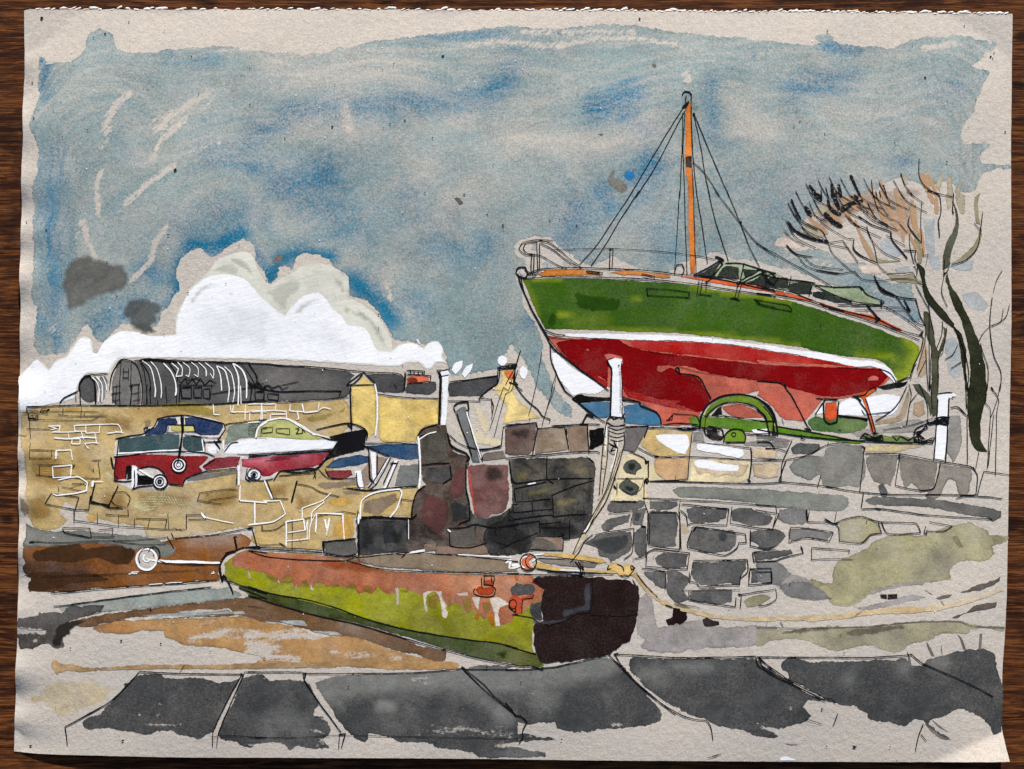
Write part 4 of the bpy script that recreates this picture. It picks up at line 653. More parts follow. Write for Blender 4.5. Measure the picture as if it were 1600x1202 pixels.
Wsh(pier, 'stone_block', ["c2:190,268 350,262 368,330 372,388 250,402 172,415 178,340"], wash((156, 136, 114), (126, 106, 88), dens=.93, bloom=.3, rim=.4), 8, 1.0, mixb=[("c2:200,280 200,400", 14, .9), ("c2:240,300", 12, .7)])
Wsh(pier, 'stone_block', ["c2:366,258 490,240 494,400 380,402"], wash((150, 126, 104), (128, 104, 86), dens=.93, bloom=.25, rim=.4), 8, .8, mixb=[("c2:440,280 470,330", 14, 1)])
Wsh(pier, 'stone_block', ["c1:1195,870 1340,862 1352,950 1280,960 1200,960"], wash((76, 72, 68), dens=.93, bloom=.2), 8, .9)
Wsh(pier, 'brown_base', ["c1:1115,962 1250,960 1400,962 1425,1008 1112,1006", "c2:145,985 180,910 330,910 340,985", "c1:1040,950 1110,945 1110,985 1050,990"], wash((126, 100, 82), (140, 116, 96), dens=.9, bloom=.2), 9, 1.0)
Wsh(pier, 'dark_block', ["c2:160,920 230,915 310,960 300,978 150,975"], wash((96, 90, 82), dens=.9), 10, 1)
Wsh(pier, 'dark_gap', ["c2:495,272 580,258 592,300 570,365 540,370 502,388"], wash((16, 15, 16), dens=1, grain=.04), 9, 1.2)
Wsh(pier, 'grey_stone', ["c2:705,260 840,250 822,300 795,350 765,402 700,392 690,330"], wash((108, 102, 102), (92, 88, 88), dens=.93, bloom=.2, rim=.4), 8, .9)
Wsh(pier, 'leaning_post', ["c1:1225,168 1255,140 1290,135 1305,200 1330,320 1372,462 1330,462 1280,320 1248,230"], wash((106, 110, 110), (90, 92, 94), dens=.95, bloom=.12, rim=.4), 9, .7)
Ink(pier, 'ink_outline', [("c1:1215,135 1240,115 1300,105 1305,150 1290,160", 2.6), ("c1:1225,165 1215,140", 3), ("c1:1235,175 1255,240 1290,330 1325,430", 2.2), ("c1:1300,160 1330,310 1390,455", 2.2), ("c1:1300,200 1340,330", 1), ("c1:1015,620 1020,450 1010,320 1040,300 1100,290", 1.4), ("c1:1000,320 1035,265 1140,235", 2.4), ("c1:1180,290 1200,360 1230,385 1290,410 1310,440 1290,460", 3.2), ("c1:1190,300 1240,345 1340,385 1500,375", 1.8), ("c1:1295,370 1400,390 1500,360 1510,255 1600,240", 1.8), ("c1:1290,470 1290,620 1308,700 1312,805 1245,830", 2.4), ("c1:1290,640 1300,660", 3.4), ("c1:1030,480 1120,470 1195,470", 2.2), ("c1:1050,600 1000,640 975,720 968,795", 2.4), ("c1:1195,480 1205,560 1150,590", 2.4), ("c1:650,790 655,900 655,1020", 3.0), ("c1:660,800 740,788 840,792 965,798", 3.6), ("c1:940,815 945,920", 1.8), ("c1:440,935 640,915", 2.6), ("c1:443,930 450,1000", 3.4), ("c1:450,1000 560,1018 640,1010", 2), ("c1:1190,850 1195,960 1300,970 1410,940", 1.6), ("c1:1190,855 1280,850 1345,830 1440,850 1600,835", 1.6), ("c1:1345,830 1345,880", 1.5),
  ("c2:0,245 180,230 187,260 160,415", 2.0), ("c2:185,265 350,255 375,390", 1.7), ("c2:270,250 485,240 495,410", 2), ("c2:360,260 365,300", 1.5), ("c2:0,440 150,425 380,405 490,400 545,400 560,410", 1.7), ("c2:20,445 40,560 60,590 250,565 520,558", 1.6), ("c2:245,425 245,560 285,590", 1.8), ("c2:50,620 240,580", 1.5), ("c2:270,660 420,600 525,570", 1.2), ("c2:275,650 285,785 390,775 480,770", 1.6), ("c2:60,700 270,680", 1.3), ("c2:40,715 50,760 280,740", 1.4), ("c2:155,690 160,745", 1.4), ("c2:25,740 20,805 270,775 290,790", 1.5), ("c2:45,740 30,760", 1.4), ("c2:0,840 200,810", 1.5), ("c2:200,800 205,890", 1.5), ("c2:380,800 380,920 340,915", 1.5), ("c2:0,960 190,880", 1.4), ("c2:340,900 340,985 140,980", 1.5), ("c2:50,615 60,695", 1.5), ("c2:320,880 350,890 310,905", 1.6), ("c2:200,830 330,815", 1), ("c1:1455,930 1540,960 1490,975", 1), ("c1:1545,745 1550,800 1600,800", 1.5), ("c1:1555,715 1600,710", 1.3), ("c1:1545,450 1560,580 1600,590", 1.4), ("c1:1575,640 1580,700", 1.3), ("c2:500,300 540,290 510,330 560,330 520,370", 3), ("c2:710,255 845,250 820,320", 2.2), ("c2:450,240 480,180 530,205", 2.4), ("c2:560,240 440,235", 1.8), ("c1:1460,850 1470,900", 1), ("c2:205,850 380,850", 1), ("c2:480,430 530,470", 1.2)], BLACK, 14, 1.5)
Ink(pier, 'white_line', [("c1:1005,310 1012,350 1020,500 1012,620", 3.0), ("c1:1010,330 1060,298 1115,283", 1.8), ("c1:1295,165 1330,290 1380,440", 1.8), ("c1:1180,860 1200,875", 3), ("c2:130,595 180,585", 2), ("c1:1240,1010 1560,1025", 1.3), ("c1:950,800 950,920", 1.2), ("c1:955,1000 1010,990 1045,985", 3)], WHITE_INK, 15, 2)
# ------------------------------------------------------------------ quay wall at the right
SG = wash((82, 82, 82), (108, 107, 105), dens=.95, grain=.16, bloom=.2, rim=.3, bs=.03, gf=.8)
quay = Wsh(ART, 'quay_wall', ["c2:600,740 620,707 700,695 822,690 820,720 780,742 680,757 620,755", "c2:570,845 610,800 740,770 732,810 680,832 620,862 575,867", "c2:750,750 832,735 812,830 760,837 745,810", "c2:468,945 560,895 650,880 740,873 748,960 702,1012 680,1020 620,1062 600,1030 560,1022 540,970", "c2:760,890 800,850 832,848 832,1000 790,1027 765,980", "c2:838,785 860,755 1010,762 1018,850 1000,952 930,967 838,945",
  "c2:850,690 1010,695 1022,720 960,745 850,740", "c2:1072,742 1110,725 1312,735 1300,792 1265,800 1270,815 1110,822 1080,790", "c2:1338,750 1380,732 1450,740 1582,790 1560,825 1480,840 1338,805", "c2:1085,915 1130,850 1240,862 1350,870 1367,930 1330,982 1200,997 1100,972 1082,945", "c2:1448,885 1500,862 1600,858 c3:60,855 150,870 178,902 150,932 80,977 0,972 c2:1500,952 1448,930",
  "c2:885,1030 930,1000 1082,1008 1072,1082 950,1092 900,1062", "c2:1108,1062 1250,1052 1420,1043 1425,1090 1395,1135 1388,1181 d2:1385,72 1300,65 1200,78 1150,72 1108,40", "c2:1450,1095 1570,1092 1573,1181 d2:1570,65 1500,62 1450,72", "c2:818,1110 940,1108 952,1181 d2:950,100 880,72 830,20", "c2:960,1112 1010,1100 1080,1150 1088,1181 d2:1085,60 1050,110 1085,160 1040,180 1000,178 960,130", "c2:1470,1000 1600,988 c3:200,980 212,1002 130,1027 0,1042 c2:1475,1045",
  "d2:1090,115 1210,98 1340,112 1342,180 1250,195 1090,168"], SG, 4, 1.4, label='pale quay wall of separate dark grey rubble stones', mixb=[("c2:650,800", 20, -.5), ("c2:980,820", 8, .9), ("c2:700,940", 6, .9)])
Wsh(quay, 'dark_stone', ["c2:1252,890 1290,875 1320,900 1300,945 1260,935", "c2:480,930 600,900 730,890 720,960 640,1010 560,990", "c2:760,760 810,755 790,820 755,815"], wash((70, 72, 74), dens=.7, soft=4), 5, 1.2)
Wsh(quay, 'grey_stone', ["c3:130,745 200,733 290,750 296,790 270,832 200,830 150,812 128,800", "c3:195,862 300,853 452,877 420,927 330,915 300,905 210,930 190,900", "c3:0,770 60,765 95,790 60,832 0,835", "c3:1,1055 100,1050 180,1090 205,1120 150,1181 d3:300,60 400,120 440,160 300,165 180,140 120,80 0,60"], wash((108, 108, 108), (130, 130, 132), dens=.88, grain=.15, bloom=.2, rim=.4), 4, 1.6)
Wsh(quay, 'coping_stone', ["c2:795,362 845,277 960,268 1095,285 1092,420 1000,422 900,430 850,400"], wash((206, 178, 112), (196, 160, 96), dens=.9, grain=.15, bloom=.2, rim=.3), 5, 1.0, mixb=[("c2:860,370", 16, .8)], tone=[("c2:1000,275", 10, -.4)])
Wsh(quay, 'coping_stone', ["c2:885,442 1000,438 1082,440 1080,560 1010,572 950,570 900,540 880,480"], wash((196, 156, 108), (206, 172, 122), dens=.88, bloom=.2, rim=.45), 5, 1.2)
Wsh(quay, 'pale_stone', ["c2:700,425 765,412 832,450 880,480 900,545 1000,575 1090,560 1095,455 1250,445 1455,455 1440,560 1375,582 850,582 840,640 855,700 770,700 620,690 640,610 665,530"], wash((228, 212, 164), (222, 200, 140), dens=.72, grain=.2, bloom=.3, rim=.2), 4, 1.2)
Wsh(quay, 'tan_stone', ["c2:1118,485 1250,470 1440,480 1400,545 1300,540 1240,550 1200,525 1150,540 1128,520", "c2:1460,475 1600,458 c3:60,455 130,480 125,545 60,555 0,550 c2:1560,560 1470,545", "c2:1455,390 1600,380 c3:0,380 120,395 110,440 c2:1465,435"], wash((206, 182, 146), (196, 172, 140), dens=.8, grain=.2, bloom=.25, rim=.5), 5, 1.4)
Wsh(quay, 'white_patch', ["c2:890,307 960,298 1070,302 1092,350 1060,418 1020,405 960,372 900,335", "c2:1133,357 1200,347 1300,370 1400,387 1412,418 1380,437 1280,415 1150,395 1130,380", "c2:1118,457 1180,450 1280,470 1380,482 1375,517 1280,515 1140,495 1115,475"], WHITE, 6, .9)
Wsh(quay, 'drain_hole', ["c2:700,482 740,447 800,470 808,500 775,520 770,535 720,530 700,510", "c2:680,592 720,557 760,580 795,612 780,657 740,660 700,645 675,615"], wash((66, 72, 66), (96, 100, 90), dens=.95, bloom=.25, rim=.4), 6, 1.0)
Wsh(quay, 'drain_shadow', ["c2:725,470 765,462 780,495 750,520 725,505", "c2:700,600 735,600 770,620 740,645 705,625"], wash((34, 38, 36), dens=.85, soft=4), 7, .8)
Wsh(quay, 'string_course', ["c2:985,622 1050,606 1300,615 1600,630 c3:0,620 300,645 500,660 545,675 548,720 500,748 350,748 200,732 0,725 c2:1480,702 1200,677 1020,662"], wash((122, 126, 118), (138, 140, 132), dens=.92, grain=.15, bloom=.15, rim=.45), 5, 1.2)
Wsh(quay, 'string_course', ["c3:638,692 700,668 900,675 1010,680 1030,655 1050,682 1100,690 1300,720 1455,755 1452,790 1400,818 1370,790 1320,787 1050,735 900,720 700,715"], wash((88, 88, 86), (110, 108, 104), dens=.93, grain=.12, bloom=.2, rim=.4), 5, 1.2)
Wsh(quay, 'string_course', ["c2:1470,635 1600,628 c3:0,640 0,720 c2:1500,700"], wash((112, 112, 108), dens=.6, soft=3), 6, 1)
Wsh(quay, 'coping_stone', ["c3:200,382 250,352 370,357 377,385 330,412 215,412"], wash((70, 74, 74), (100, 104, 104), dens=.93, bloom=.25, rim=.3), 5, 1.0)
Wsh(quay, 'coping_stone', ["c3:195,490 230,442 330,425 398,430 410,382 500,360 620,368 640,440 645,540 605,612 540,602 500,610 470,615 400,602 372,535 320,568 270,555 220,532"], wash((120, 120, 112), (138, 142, 142), dens=.9, grain=.15, bloom=.25, rim=.45), 5, 1.3, mixb=[("c3:270,510", 16, .9)])
Wsh(quay, 'coping_stone', ["c3:648,440 680,420 832,427 822,520 792,602 770,590 740,592 690,570 672,520 660,505", "c3:1088,475 1270,500 1277,560 1255,650 1205,668 1182,570 1140,560 1092,650 1050,680 1000,662 1060,580"], wash((126, 120, 112), (140, 136, 128), dens=.9, grain=.15, bloom=.2, rim=.5), 5, 1.3)
Wsh(quay, 'coping_stone', ["c3:848,427 1000,450 1072,465 1060,550 1022,622 970,642 940,600 918,582 880,615 850,530"], wash((122, 116, 108), (112, 106, 98), dens=.92, bloom=.2, rim=.4), 5, 1.3)
Wsh(quay, 'wet_spot', ["c3:720,602 745,588 777,642 770,672 738,662"], wash((72, 74, 76), dens=.93), 7, .9)
Wsh(quay, 'tan_stone', ["c3:620,366 800,360 1000,364 900,385 800,410 740,400 640,400"], wash((222, 202, 138), (190, 172, 128), dens=.8, bloom=.25, rim=.4), 4, 1.2, mixb=[("c3:760,385 950,370", 12, 1)])
Wsh(quay, 'grey_stone', ["c2:1110,285 1170,280 1175,340 1110,335", "c2:1400,345 1600,335 c3:0,330 100,345 190,340 180,380 0,365 c2:1420,365", "c3:0,300 200,330 195,345 0,320", "c3:1130,190 1208,185 1217,330 1190,432 1165,460 1150,440 1125,400"], wash((128, 126, 122), (146, 142, 136), dens=.85, grain=.15, bloom=.2, rim=.4), 4, 1.2)  # last patch is painted shade beside the white post, the others are stones
Wsh(quay, 'pale_stone', ["c2:1030,820 1070,830 1090,880 1060,900 1040,880"], wash((216, 192, 152), dens=.5, soft=4), 3, 1.2)
Ink(quay, 'ink_outline', [("c2:840,575 1100,580 1440,590 1600,585 c3:150,580 370,600 610,640 830,655 1100,655 1280,660 1310,655", 1.6), ("c2:810,675 1030,685 1300,700 1600,722 c3:120,765", 1.4), ("c3:620,740 740,740 1000,775 1200,790 1400,800", 1.6), ("c3:1180,680 1240,665 1380,670 1460,682", 1.5), ("c3:632,645 620,735", 1.8), ("c3:700,735 735,742", 3), ("c2:780,375 890,430 1090,430 1450,450 c3:160,450", 1.6), ("c2:880,428 910,430", 3.4), ("c2:1105,280 1090,420 1078,565", 1.3), ("c2:1100,340 1450,380", 1.1), ("c2:1450,375 1455,450 1440,572", 2.2), ("c2:840,260 1000,262 1150,265 1270,285", 1.8), ("c2:1010,260 1050,270 1130,265", 3), ("c2:1430,565 1450,580", 3.4), ("c2:880,575 1030,575", 1.6), ("c2:1010,540 1000,575", 1.2),
  ("c3:175,450 130,570 155,583", 2), ("c3:210,330 150,470 145,580", 1.5), ("c3:170,450 300,420 420,360 555,350", 1.5), ("c3:380,540 360,612", 1.4), ("c3:640,375 635,410 610,640", 1.4), ("c3:850,410 820,600 900,620 1000,630 1050,615 1090,460", 1.5), ("c3:845,415 840,440", 3), ("c3:640,410 850,415 1090,460 1270,490 1310,540 1302,652", 1.7), ("c3:1285,490 1300,520", 2.4), ("c3:1350,515 1335,560 1312,655", 1.6), ("c3:1350,517 1510,542", 1.4), ("c3:0,440 170,450", 1.2), ("c3:620,365 640,380 630,410", 1.8), ("c3:425,345 420,365", 2), ("c3:0,345 75,345 110,385 50,380 130,385 185,405", 1.6),
  ("c2:1035,690 1025,760", 1.5), ("c2:1040,710 1320,740 1310,837 1180,830 1100,825 1075,837 1070,780 1035,745", 1.5), ("c2:1340,725 1330,825 1480,850 1580,860 1600,780", 1.4), ("c2:860,760 1010,760 1030,800 1030,980 930,970 840,955", 1.4), ("c2:855,770 850,950", 1.4), ("c2:1100,850 1130,845 1300,870 1420,890 1425,940 1380,940 1370,970 1300,1012 1080,970 1075,940 1105,860", 1.5), ("c2:1110,870 1130,845", 3), ("c2:1450,865 1448,958 1540,975 1600,960", 1.5), ("c2:830,1080 840,1000 880,980 980,990 1090,1000 1075,1095 950,1090 830,1078", 1.6), ("c2:1110,1045 1430,1040 1432,1110 1390,1150", 1.5), ("c2:1110,1050 1090,1181", 1.4), ("c2:1443,1095 1570,1090 1575,1181", 1.4), ("c2:1447,1085 1440,1181", 1.6), ("c2:805,1090 950,1110 945,1181 d2:945,105", 1.4), ("c2:1465,995 1600,980", 1.4), ("c2:1462,995 1470,1052 1600,1045 c3:150,1030 275,1000 258,960", 1.5), ("c3:262,962 272,985", 3), ("c2:618,695 780,697", 1.8), ("c2:605,765 750,755", 1.2), ("c2:530,892 640,870 760,855 748,1000 700,1040", 1.4), ("c2:820,565 820,690 845,770 830,1020 760,1035", 1.4), ("c2:1030,755 1040,980", 1.4), ("c2:800,840 830,845", 3), ("c2:660,585 660,655", 1.4), ("c2:660,560 820,560", 1.2), ("c2:745,790 740,840", 1.1),
  ("c2:825,445 830,470 845,455 845,560", 2.4), ("c2:730,400 820,440 845,470", 1.4), ("c2:835,555 845,575 835,590 830,560 818,600", 2.2), ("c2:690,620 740,650 800,620 815,570", .9), ("c2:1080,565 850,575", 1.4),
  ("d2:1090,0 1085,55 1130,65 1150,90 1250,80 1385,75 1390,20", 1.5), ("d2:1440,0 1440,77 1575,65 1575,0", 1.5), ("d2:1040,110 1390,105", .9), ("d2:1085,110 1085,165 1200,185 1360,205 1365,150", 1.4), ("d2:1395,150 1390,215", 1.6), ("d2:1375,130 1400,140", 3), ("d2:1390,135 1600,100 d3:115,105 115,160 60,195 10,200", 1.4),
  ("c3:472,755 460,822 300,815 312,750", 1.5), ("c3:400,797 455,827 490,820", 2.4), ("c3:460,825 540,795 620,785 720,815 945,825 970,880 775,885 735,812", 1.4), ("c3:720,815 740,885 680,890 620,940 560,940 490,932 485,850 460,825", 1.4), ("c3:325,968 550,985 545,1002", 1.4), ("c3:325,965 325,1040 450,1035 570,1040", 1.1), ("c3:1000,872 1110,870 1160,840 1020,815", 1.3), ("c3:1000,838 990,880 1005,890 1008,860", 1.6), ("c3:130,770 90,865", 1.5), ("c3:190,937 200,850 300,855 455,877 430,932 300,910 190,937", 1.4), ("c3:-10,745 130,768", 1.4), ("c3:295,745 300,815", 3), ("d3:-5,0 90,0 90,60 0,75", 1.5), ("c3:660,640 664,650", 2)], BLACK, 14, 1.4)

# ------------------------------------------------------------------ grassy bank and foreground washes
bank = Wsh(ART, 'grassy_bank', ["c3:450,1181 470,1060 600,1000 700,930 850,890 980,900 1100,860 1250,820 1370,870 1375,895 1495,912 1480,932 1400,960 1412,1010 1350,1047 1200,1050 1150,1100 1150,1160 1050,1175 d3:950,60 700,110 560,200 480,200 400,150 320,50", "c3:490,820 560,795 620,790 700,812 740,880 680,895 640,940 490,930"], wash((156, 150, 110), (110, 107, 84), dens=.82, grain=.2, bloom=.3, rim=.4, bs=.016), 3, 2.0, label='olive green grassy bank below the quay wall',
  mixb=[("c3:1060,1020 1120,1080", 18, 1.1), ("c3:1000,1120", 20, .6), ("c3:1380,980", 12, .5)], tone=[("c3:560,870", 20, -.4), ("c3:800,950", 20, -.2), ("c3:1300,860", 20, -.25)])
Wsh(bank, 'olive_leaf', ["c3:1162,902 1192,902 1222,962 1200,968 1172,935", "d2:1410,172 1460,145 1540,135 1572,150 1500,197 1430,207"], wash((130, 128, 92), (166, 166, 130), dens=.9, rim=.4), 5, .8)
Wsh(bank, 'mauve_wash', ["d3:130,0 300,40 400,120 440,160 300,168 180,142 120,80", "d3:600,140 700,90 850,50 1000,45 980,75 850,85 720,120", "d2:790,160 830,125 862,150 900,330 1000,310 1160,290 1300,330 1450,320 1600,330 1600,400 1450,440 1200,450 1000,477 850,470 800,440 832,400 780,370", "d3:600,215 700,190 900,140 1000,150 880,180 640,230"], wash((150, 145, 143), (134, 128, 126), dens=.85, grain=.2, bloom=.22, rim=.35), 2, 1.6)
Wsh(bank, 'bank_wash', ["d3:0,332 200,350 400,325 650,325 850,300 980,285 1200,295 1270,312 1480,332 1480,350 1270,337 1245,370 1200,362 1080,368 1020,405 920,420 850,472 750,460 690,435 640,430 480,465 380,440 250,395 100,405 0,442"], wash((148, 142, 110), (106, 102, 80), dens=.78, grain=.22, bloom=.4, rim=.45, bs=.018), 3, 1.8, mixb=[("d3:850,390", 26, .9), ("d3:600,350 750,330", 16, .8), ("d3:40,370", 18, .5)])
Wsh(bank, 'dark_streak', ["d3:100,375 220,335 440,322 430,350 220,368", "d3:500,352 700,320 850,305 900,330 700,372 540,385"], wash((112, 106, 90), dens=.75, grain=.3, soft=4), 4, 1.5)
Wsh(bank, 'dark_streak', ["d3:1208,120 1300,85 1400,55 1452,28 1440,62 1350,102 1230,126", "d3:1058,157 1110,137 1157,133 1140,152 1080,162", "d3:1158,270 1240,240 1300,200 1427,184 1420,212 1350,227 1250,245 1180,272", "d3:990,100 1015,120 1050,138 1020,125"], wash((82, 74, 68), (96, 88, 80), dens=.93, bloom=.15, rim=.3), 5, 1.0)
Wsh(bank, 'black_mark', ["d3:730,133 770,132 772,160 735,155", "d3:775,133 832,130 832,158 775,163"], wash((26, 20, 18), dens=1), 6, .5)
Wsh(bank, 'black_mark', ["d2:950,285 985,268 990,212 1030,215 1035,235 1070,240 1072,280 1030,315 1010,305 995,318 960,315", "d2:1165,285 1190,270 1232,290 1262,290 1265,312 1220,325 1180,322"], wash((32, 18, 20), dens=1, grain=.04, rim=.1), 6, 1.0)
rope = Wsh(ART, 'rope', ["d2:730,0 790,20 835,85 900,150 1000,198 1150,230 1250,258 1450,270 1600,270 d3:0,268 300,258 500,250 650,225 850,208 1000,205 1300,148 1460,95 1470,112 1300,175 1000,235 650,255 500,280 300,290 0,290 d2:1600,290 1450,290 1200,270 1050,235 960,205 880,160 810,95 770,40"], wash((212, 188, 144), (194, 160, 104), dens=.85, grain=.2, bloom=.3, rim=.15, erode=.3), 5, 1.2, label='pale tan mooring rope running along the foreshore', mixb=[("d2:780,30 950,190", 10, .8), ("d3:850,235 980,230", 8, .8)], tone=[("d3:1100,190 1450,110", 20, -.35)])
Wsh(rope, 'shadow_wash', ["d2:985,182 1040,182 1110,215 1090,225 1000,205", "d3:530,280 600,240 650,210 640,235 570,275"], wash((128, 112, 98), dens=.8, soft=3), 6, 1)
Ink(rope, 'ink_outline', [("d2:770,0 830,80 900,150", 1.2), ("d2:750,40 770,80", 1.2), ("d2:945,195 990,210", 1.6), ("d2:1000,180 1150,215", 1)], BLACK, 14, 1.1)
Ink(bank, 'pen_mark', ["d3:65,295 60,315", "d3:140,295 160,325", ("d3:0,330 300,332 650,322 900,297 1200,293 1270,320 1480,335", .9), "d3:1090,170 1110,200"], GREY_INK, 13, 1.1)

# ------------------------------------------------------------------ paving slabs of the near quay
SLM = wash((66, 67, 68), (120, 120, 117), dens=.97, grain=.2, bloom=.16, rim=.25, mixn=1.3, val=.32, lift=(0, .05, .18), bs=.016, gf=.7)
slab = lambda sh, **k: Wsh(pave, 'paving_slab', sh, SLM, 3, 1.7, **k)
pave = Wsh(ART, 'quay_paving', ["d0:495,900 510,880 560,862 620,830 750,685 755,660 800,640 840,610 960,602 1000,630 1080,632 1180,620 1330,655 1435,632 1400,700 1340,800 1292,930 1240,965 1200,990 1150,985 1090,972 1020,945 940,950 870,965 740,942 640,930 520,935"], SLM, 3, 1.6, ["d0:900,850 950,835 985,855 1030,880 960,885 910,870", "d0:943,765 980,753 1022,770 960,785"], label='dark slate grey paving slabs of the near quay', lift=[("d0:870,915 1080,905", 4, .62), ("d0:830,860 850,855", 4, .6), ("d0:600,840", 5, .6), ("d0:745,795", 3, .7), ("d0:1020,822", 3, .7)])
slab(["d0:1445,650 1490,620 1570,612 1600,640 d1:40,612 110,645 230,640 355,655 385,705 425,795 390,820 388,862 430,858 465,890 485,935 440,1000 480,1045 380,1052 300,1035 245,1052 220,1030 150,1015 0,1030 d0:1520,1040 1450,1037 1400,1010 1330,990 1310,970 1332,880 1390,780"], holes=["d1:268,710 290,703 310,735 295,745 275,735"], mixb=[("d1:150,900 300,900", 26, .5)], lift=[("d1:360,945 440,940", 8, .55), ("d1:440,880", 8, .6), ("d1:370,885", 5, .7), ("d1:225,740", 4, .7), ("d1:420,1020 460,1000", 10, .5), ("d0:1450,1030 1600,1030", 5, .5)])
slab(["d1:385,658 450,635 600,608 850,603 1100,590 1250,578 1330,560 1440,555 1600,560 d2:0,575 200,570 400,540 600,505 700,565 850,742 922,832 922,880 890,900 750,922 600,930 480,947 400,952 310,930 290,895 200,895 130,905 75,890 75,960 250,985 300,1000 d2:100,1010 d1:1600,1012 1530,1015 1540,1040 1600,1045 1600,1100 1370,1103 1350,1085 1250,1060 1110,1042 1080,1020 980,1010 900,1012 800,975 710,962 705,1000 690,1018 600,960 530,880 480,790"],
   holes=["d1:1250,805 1275,795 1298,805 1290,812 1255,812"], mixb=[("d1:480,690 700,640 900,640 1250,620 d2:0,640 200,620 400,590 600,540", 22, 1.3), ("d2:200,700 220,760", 26, .9), ("d1:780,790 840,800", 10, 1.1), ("d1:1300,700 1550,870", 14, .8), ("d1:430,680 550,800", 8, .9)], lift=[("d1:970,645 1050,648", 8, .6), ("d1:850,622", 4, .8), ("d1:1140,640", 4, .6), ("d1:1020,950 1150,930 1400,950 1550,960", 14, .46), ("d1:1480,1030 1590,1030", 6, .74), ("d2:620,910 690,912", 3, .7), ("d2:130,700 160,720", 8, .4), ("d2:485,880", 3, .7)])
slab(["d2:733,515 760,503 900,515 1100,512 1250,515 1480,522 1530,560 1600,605 d3:0,560 100,600 195,645 300,720 410,762 300,762 275,800 330,855 280,890 200,915 130,930 50,915 0,898 d2:1500,900 1530,930 1600,965 1590,985 1480,972 1400,940 1350,930 1210,900 1180,870 1120,855 1040,820 900,740 780,632 735,575"], mixb=[("d2:800,590 900,600", 18, .7), ("d2:1000,560 1200,570", 10, .6)], lift=[("d2:750,625 800,645", 5, .62), ("d3:200,790 200,870", 4, .55), ("d3:0,905 120,970", 4, .5)])
slab(["d3:150,535 170,518 240,512 300,535 420,530 500,532 740,522 890,512 905,545 980,557 1010,520 1100,498 1250,465 1370,460 1412,490 1440,590 1467,690 1465,840 1458,955 1412,972 1385,910 1360,880 1250,822 1200,815 1150,830 1100,865 1040,875 1025,905 1060,935 1160,1000 1100,985 1050,950 1010,910 990,880 930,882 880,918 800,892 700,882 640,832 575,790 555,795 470,780 410,760 300,690 195,640 185,600 152,575"], mixb=[("d3:1060,530 1110,540", 14, .9), ("d3:880,545", 16, .8), ("d3:540,640", 14, .5)], holes=["d3:1105,622 1130,620 1195,655 1185,668 1105,648", "d3:1040,600 1065,605 1090,630 1060,622"], tone=[], lift=[])
slab(["d3:0,932 60,940 130,975 110,985 50,982 0,970", "d2:0,1048 60,1045 130,1060 240,1070 242,1100 120,1103 0,1105", "d1:1370,1070 1600,1050 1600,1102 1400,1102"], mixb=[("d2:100,1080", 40, .8)])
Wsh(pave, 'white_blob', ["d3:143,1112 160,1098 185,1100 235,1118 230,1122 150,1122"], WHITE, 5, .6)
Wsh(pave, 'twig_mark', ["d3:1000,900 1050,940 1110,985 1165,1000 1100,990 1040,950", "d3:1040,875 1090,915 1145,955 1080,920", "d3:170,1020 250,1028 200,1030", "d3:890,470 905,500 915,545 900,540", "d3:1000,405 1030,450 1052,500 1035,495 1010,440", "d3:1180,362 1215,390 1240,460 1230,465 1205,400", "d3:1325,370 1342,365 1335,455 1318,458", "d3:1090,460 1095,430 1100,490", "d3:570,1050 600,1032 590,1048"], wash((104, 98, 90), dens=.85), 4, .7)
Ink(pave, 'ink_outline', [("d0:395,922 410,1035", 2.0), ("d0:395,922 530,850 680,760 780,660 840,592", 1.7), ("d0:838,590 1100,602 1450,606", 1.7), ("d0:1440,600 1455,610", 3.4), ("d0:1450,605 1390,710 1280,940 1270,1040", 1.5), ("d0:1465,595 1400,740 1310,950 1295,1040", 1.5), ("d0:1465,595 1600,592 d1:0,592 325,594", 1.5), ("d0:1262,978 1400,975 1600,985 d1:0,985 230,985 560,970 800,975 1300,985 1600,990", .9), ("d1:325,595 332,640 430,790 550,955", 1.8), ("d1:322,600 340,600 335,630", 3), ("d1:540,960 535,1052", 1.7), ("d1:535,965 575,960 550,1045", 1.7), ("d1:325,602 700,602 1000,597 1265,572", 1.4), ("d1:1262,565 1400,700 1590,850", 1.6), ("d1:1262,562 1285,575", 4), ("d1:1280,577 1600,577 d2:0,580 150,575 300,560 610,490", 1.4), ("d1:1285,578 1400,670 1460,740 1570,820", 1.3), ("d2:0,770 60,852 90,855 127,890 100,950 105,980 80,1020", 1.7), ("d2:0,800 60,850", 1.4), ("d2:150,560 225,580", 1.3),
  ("d2:612,488 680,560 750,632 880,750 1040,850 1140,880 1190,885 1215,920 1230,1002", 1.7), ("d2:645,482 690,560 760,640 900,762 1010,848", 1.5), ("d2:605,485 625,490", 4), ("d2:640,490 665,480", 3.4), ("d2:645,485 1000,508 1150,508 1480,500", 1.8), ("d2:1480,500 1500,560 1560,590 1600,612", 1.7), ("d2:1500,508 1540,545 1600,600", 1.7), ("d2:1500,505 1600,505 d3:0,505 300,505 700,505 915,488", 1.7), ("d3:10,510 60,590 200,660 410,768", 1.7), ("d3:10,515 90,570 200,645 410,750", 1.6), ("d3:405,752 440,750 470,780", 1.5), ("d3:10,510 25,515", 4), ("d3:482,840 455,915", 1.5), ("d3:915,488 980,540 1250,660 1410,745", 1.7), ("d3:910,485 920,492", 3.6), ("d3:990,905 960,980 945,1065", 1.7), ("d3:975,965 1010,1005", 1.4), ("d3:290,870 390,905", 1.2), ("d2:1200,1105 1280,1080", 1), ("d2:1220,1100 1260,1090", 1), ("d0:1080,595 1110,550", .7)], BLACK, 14, 1.5)

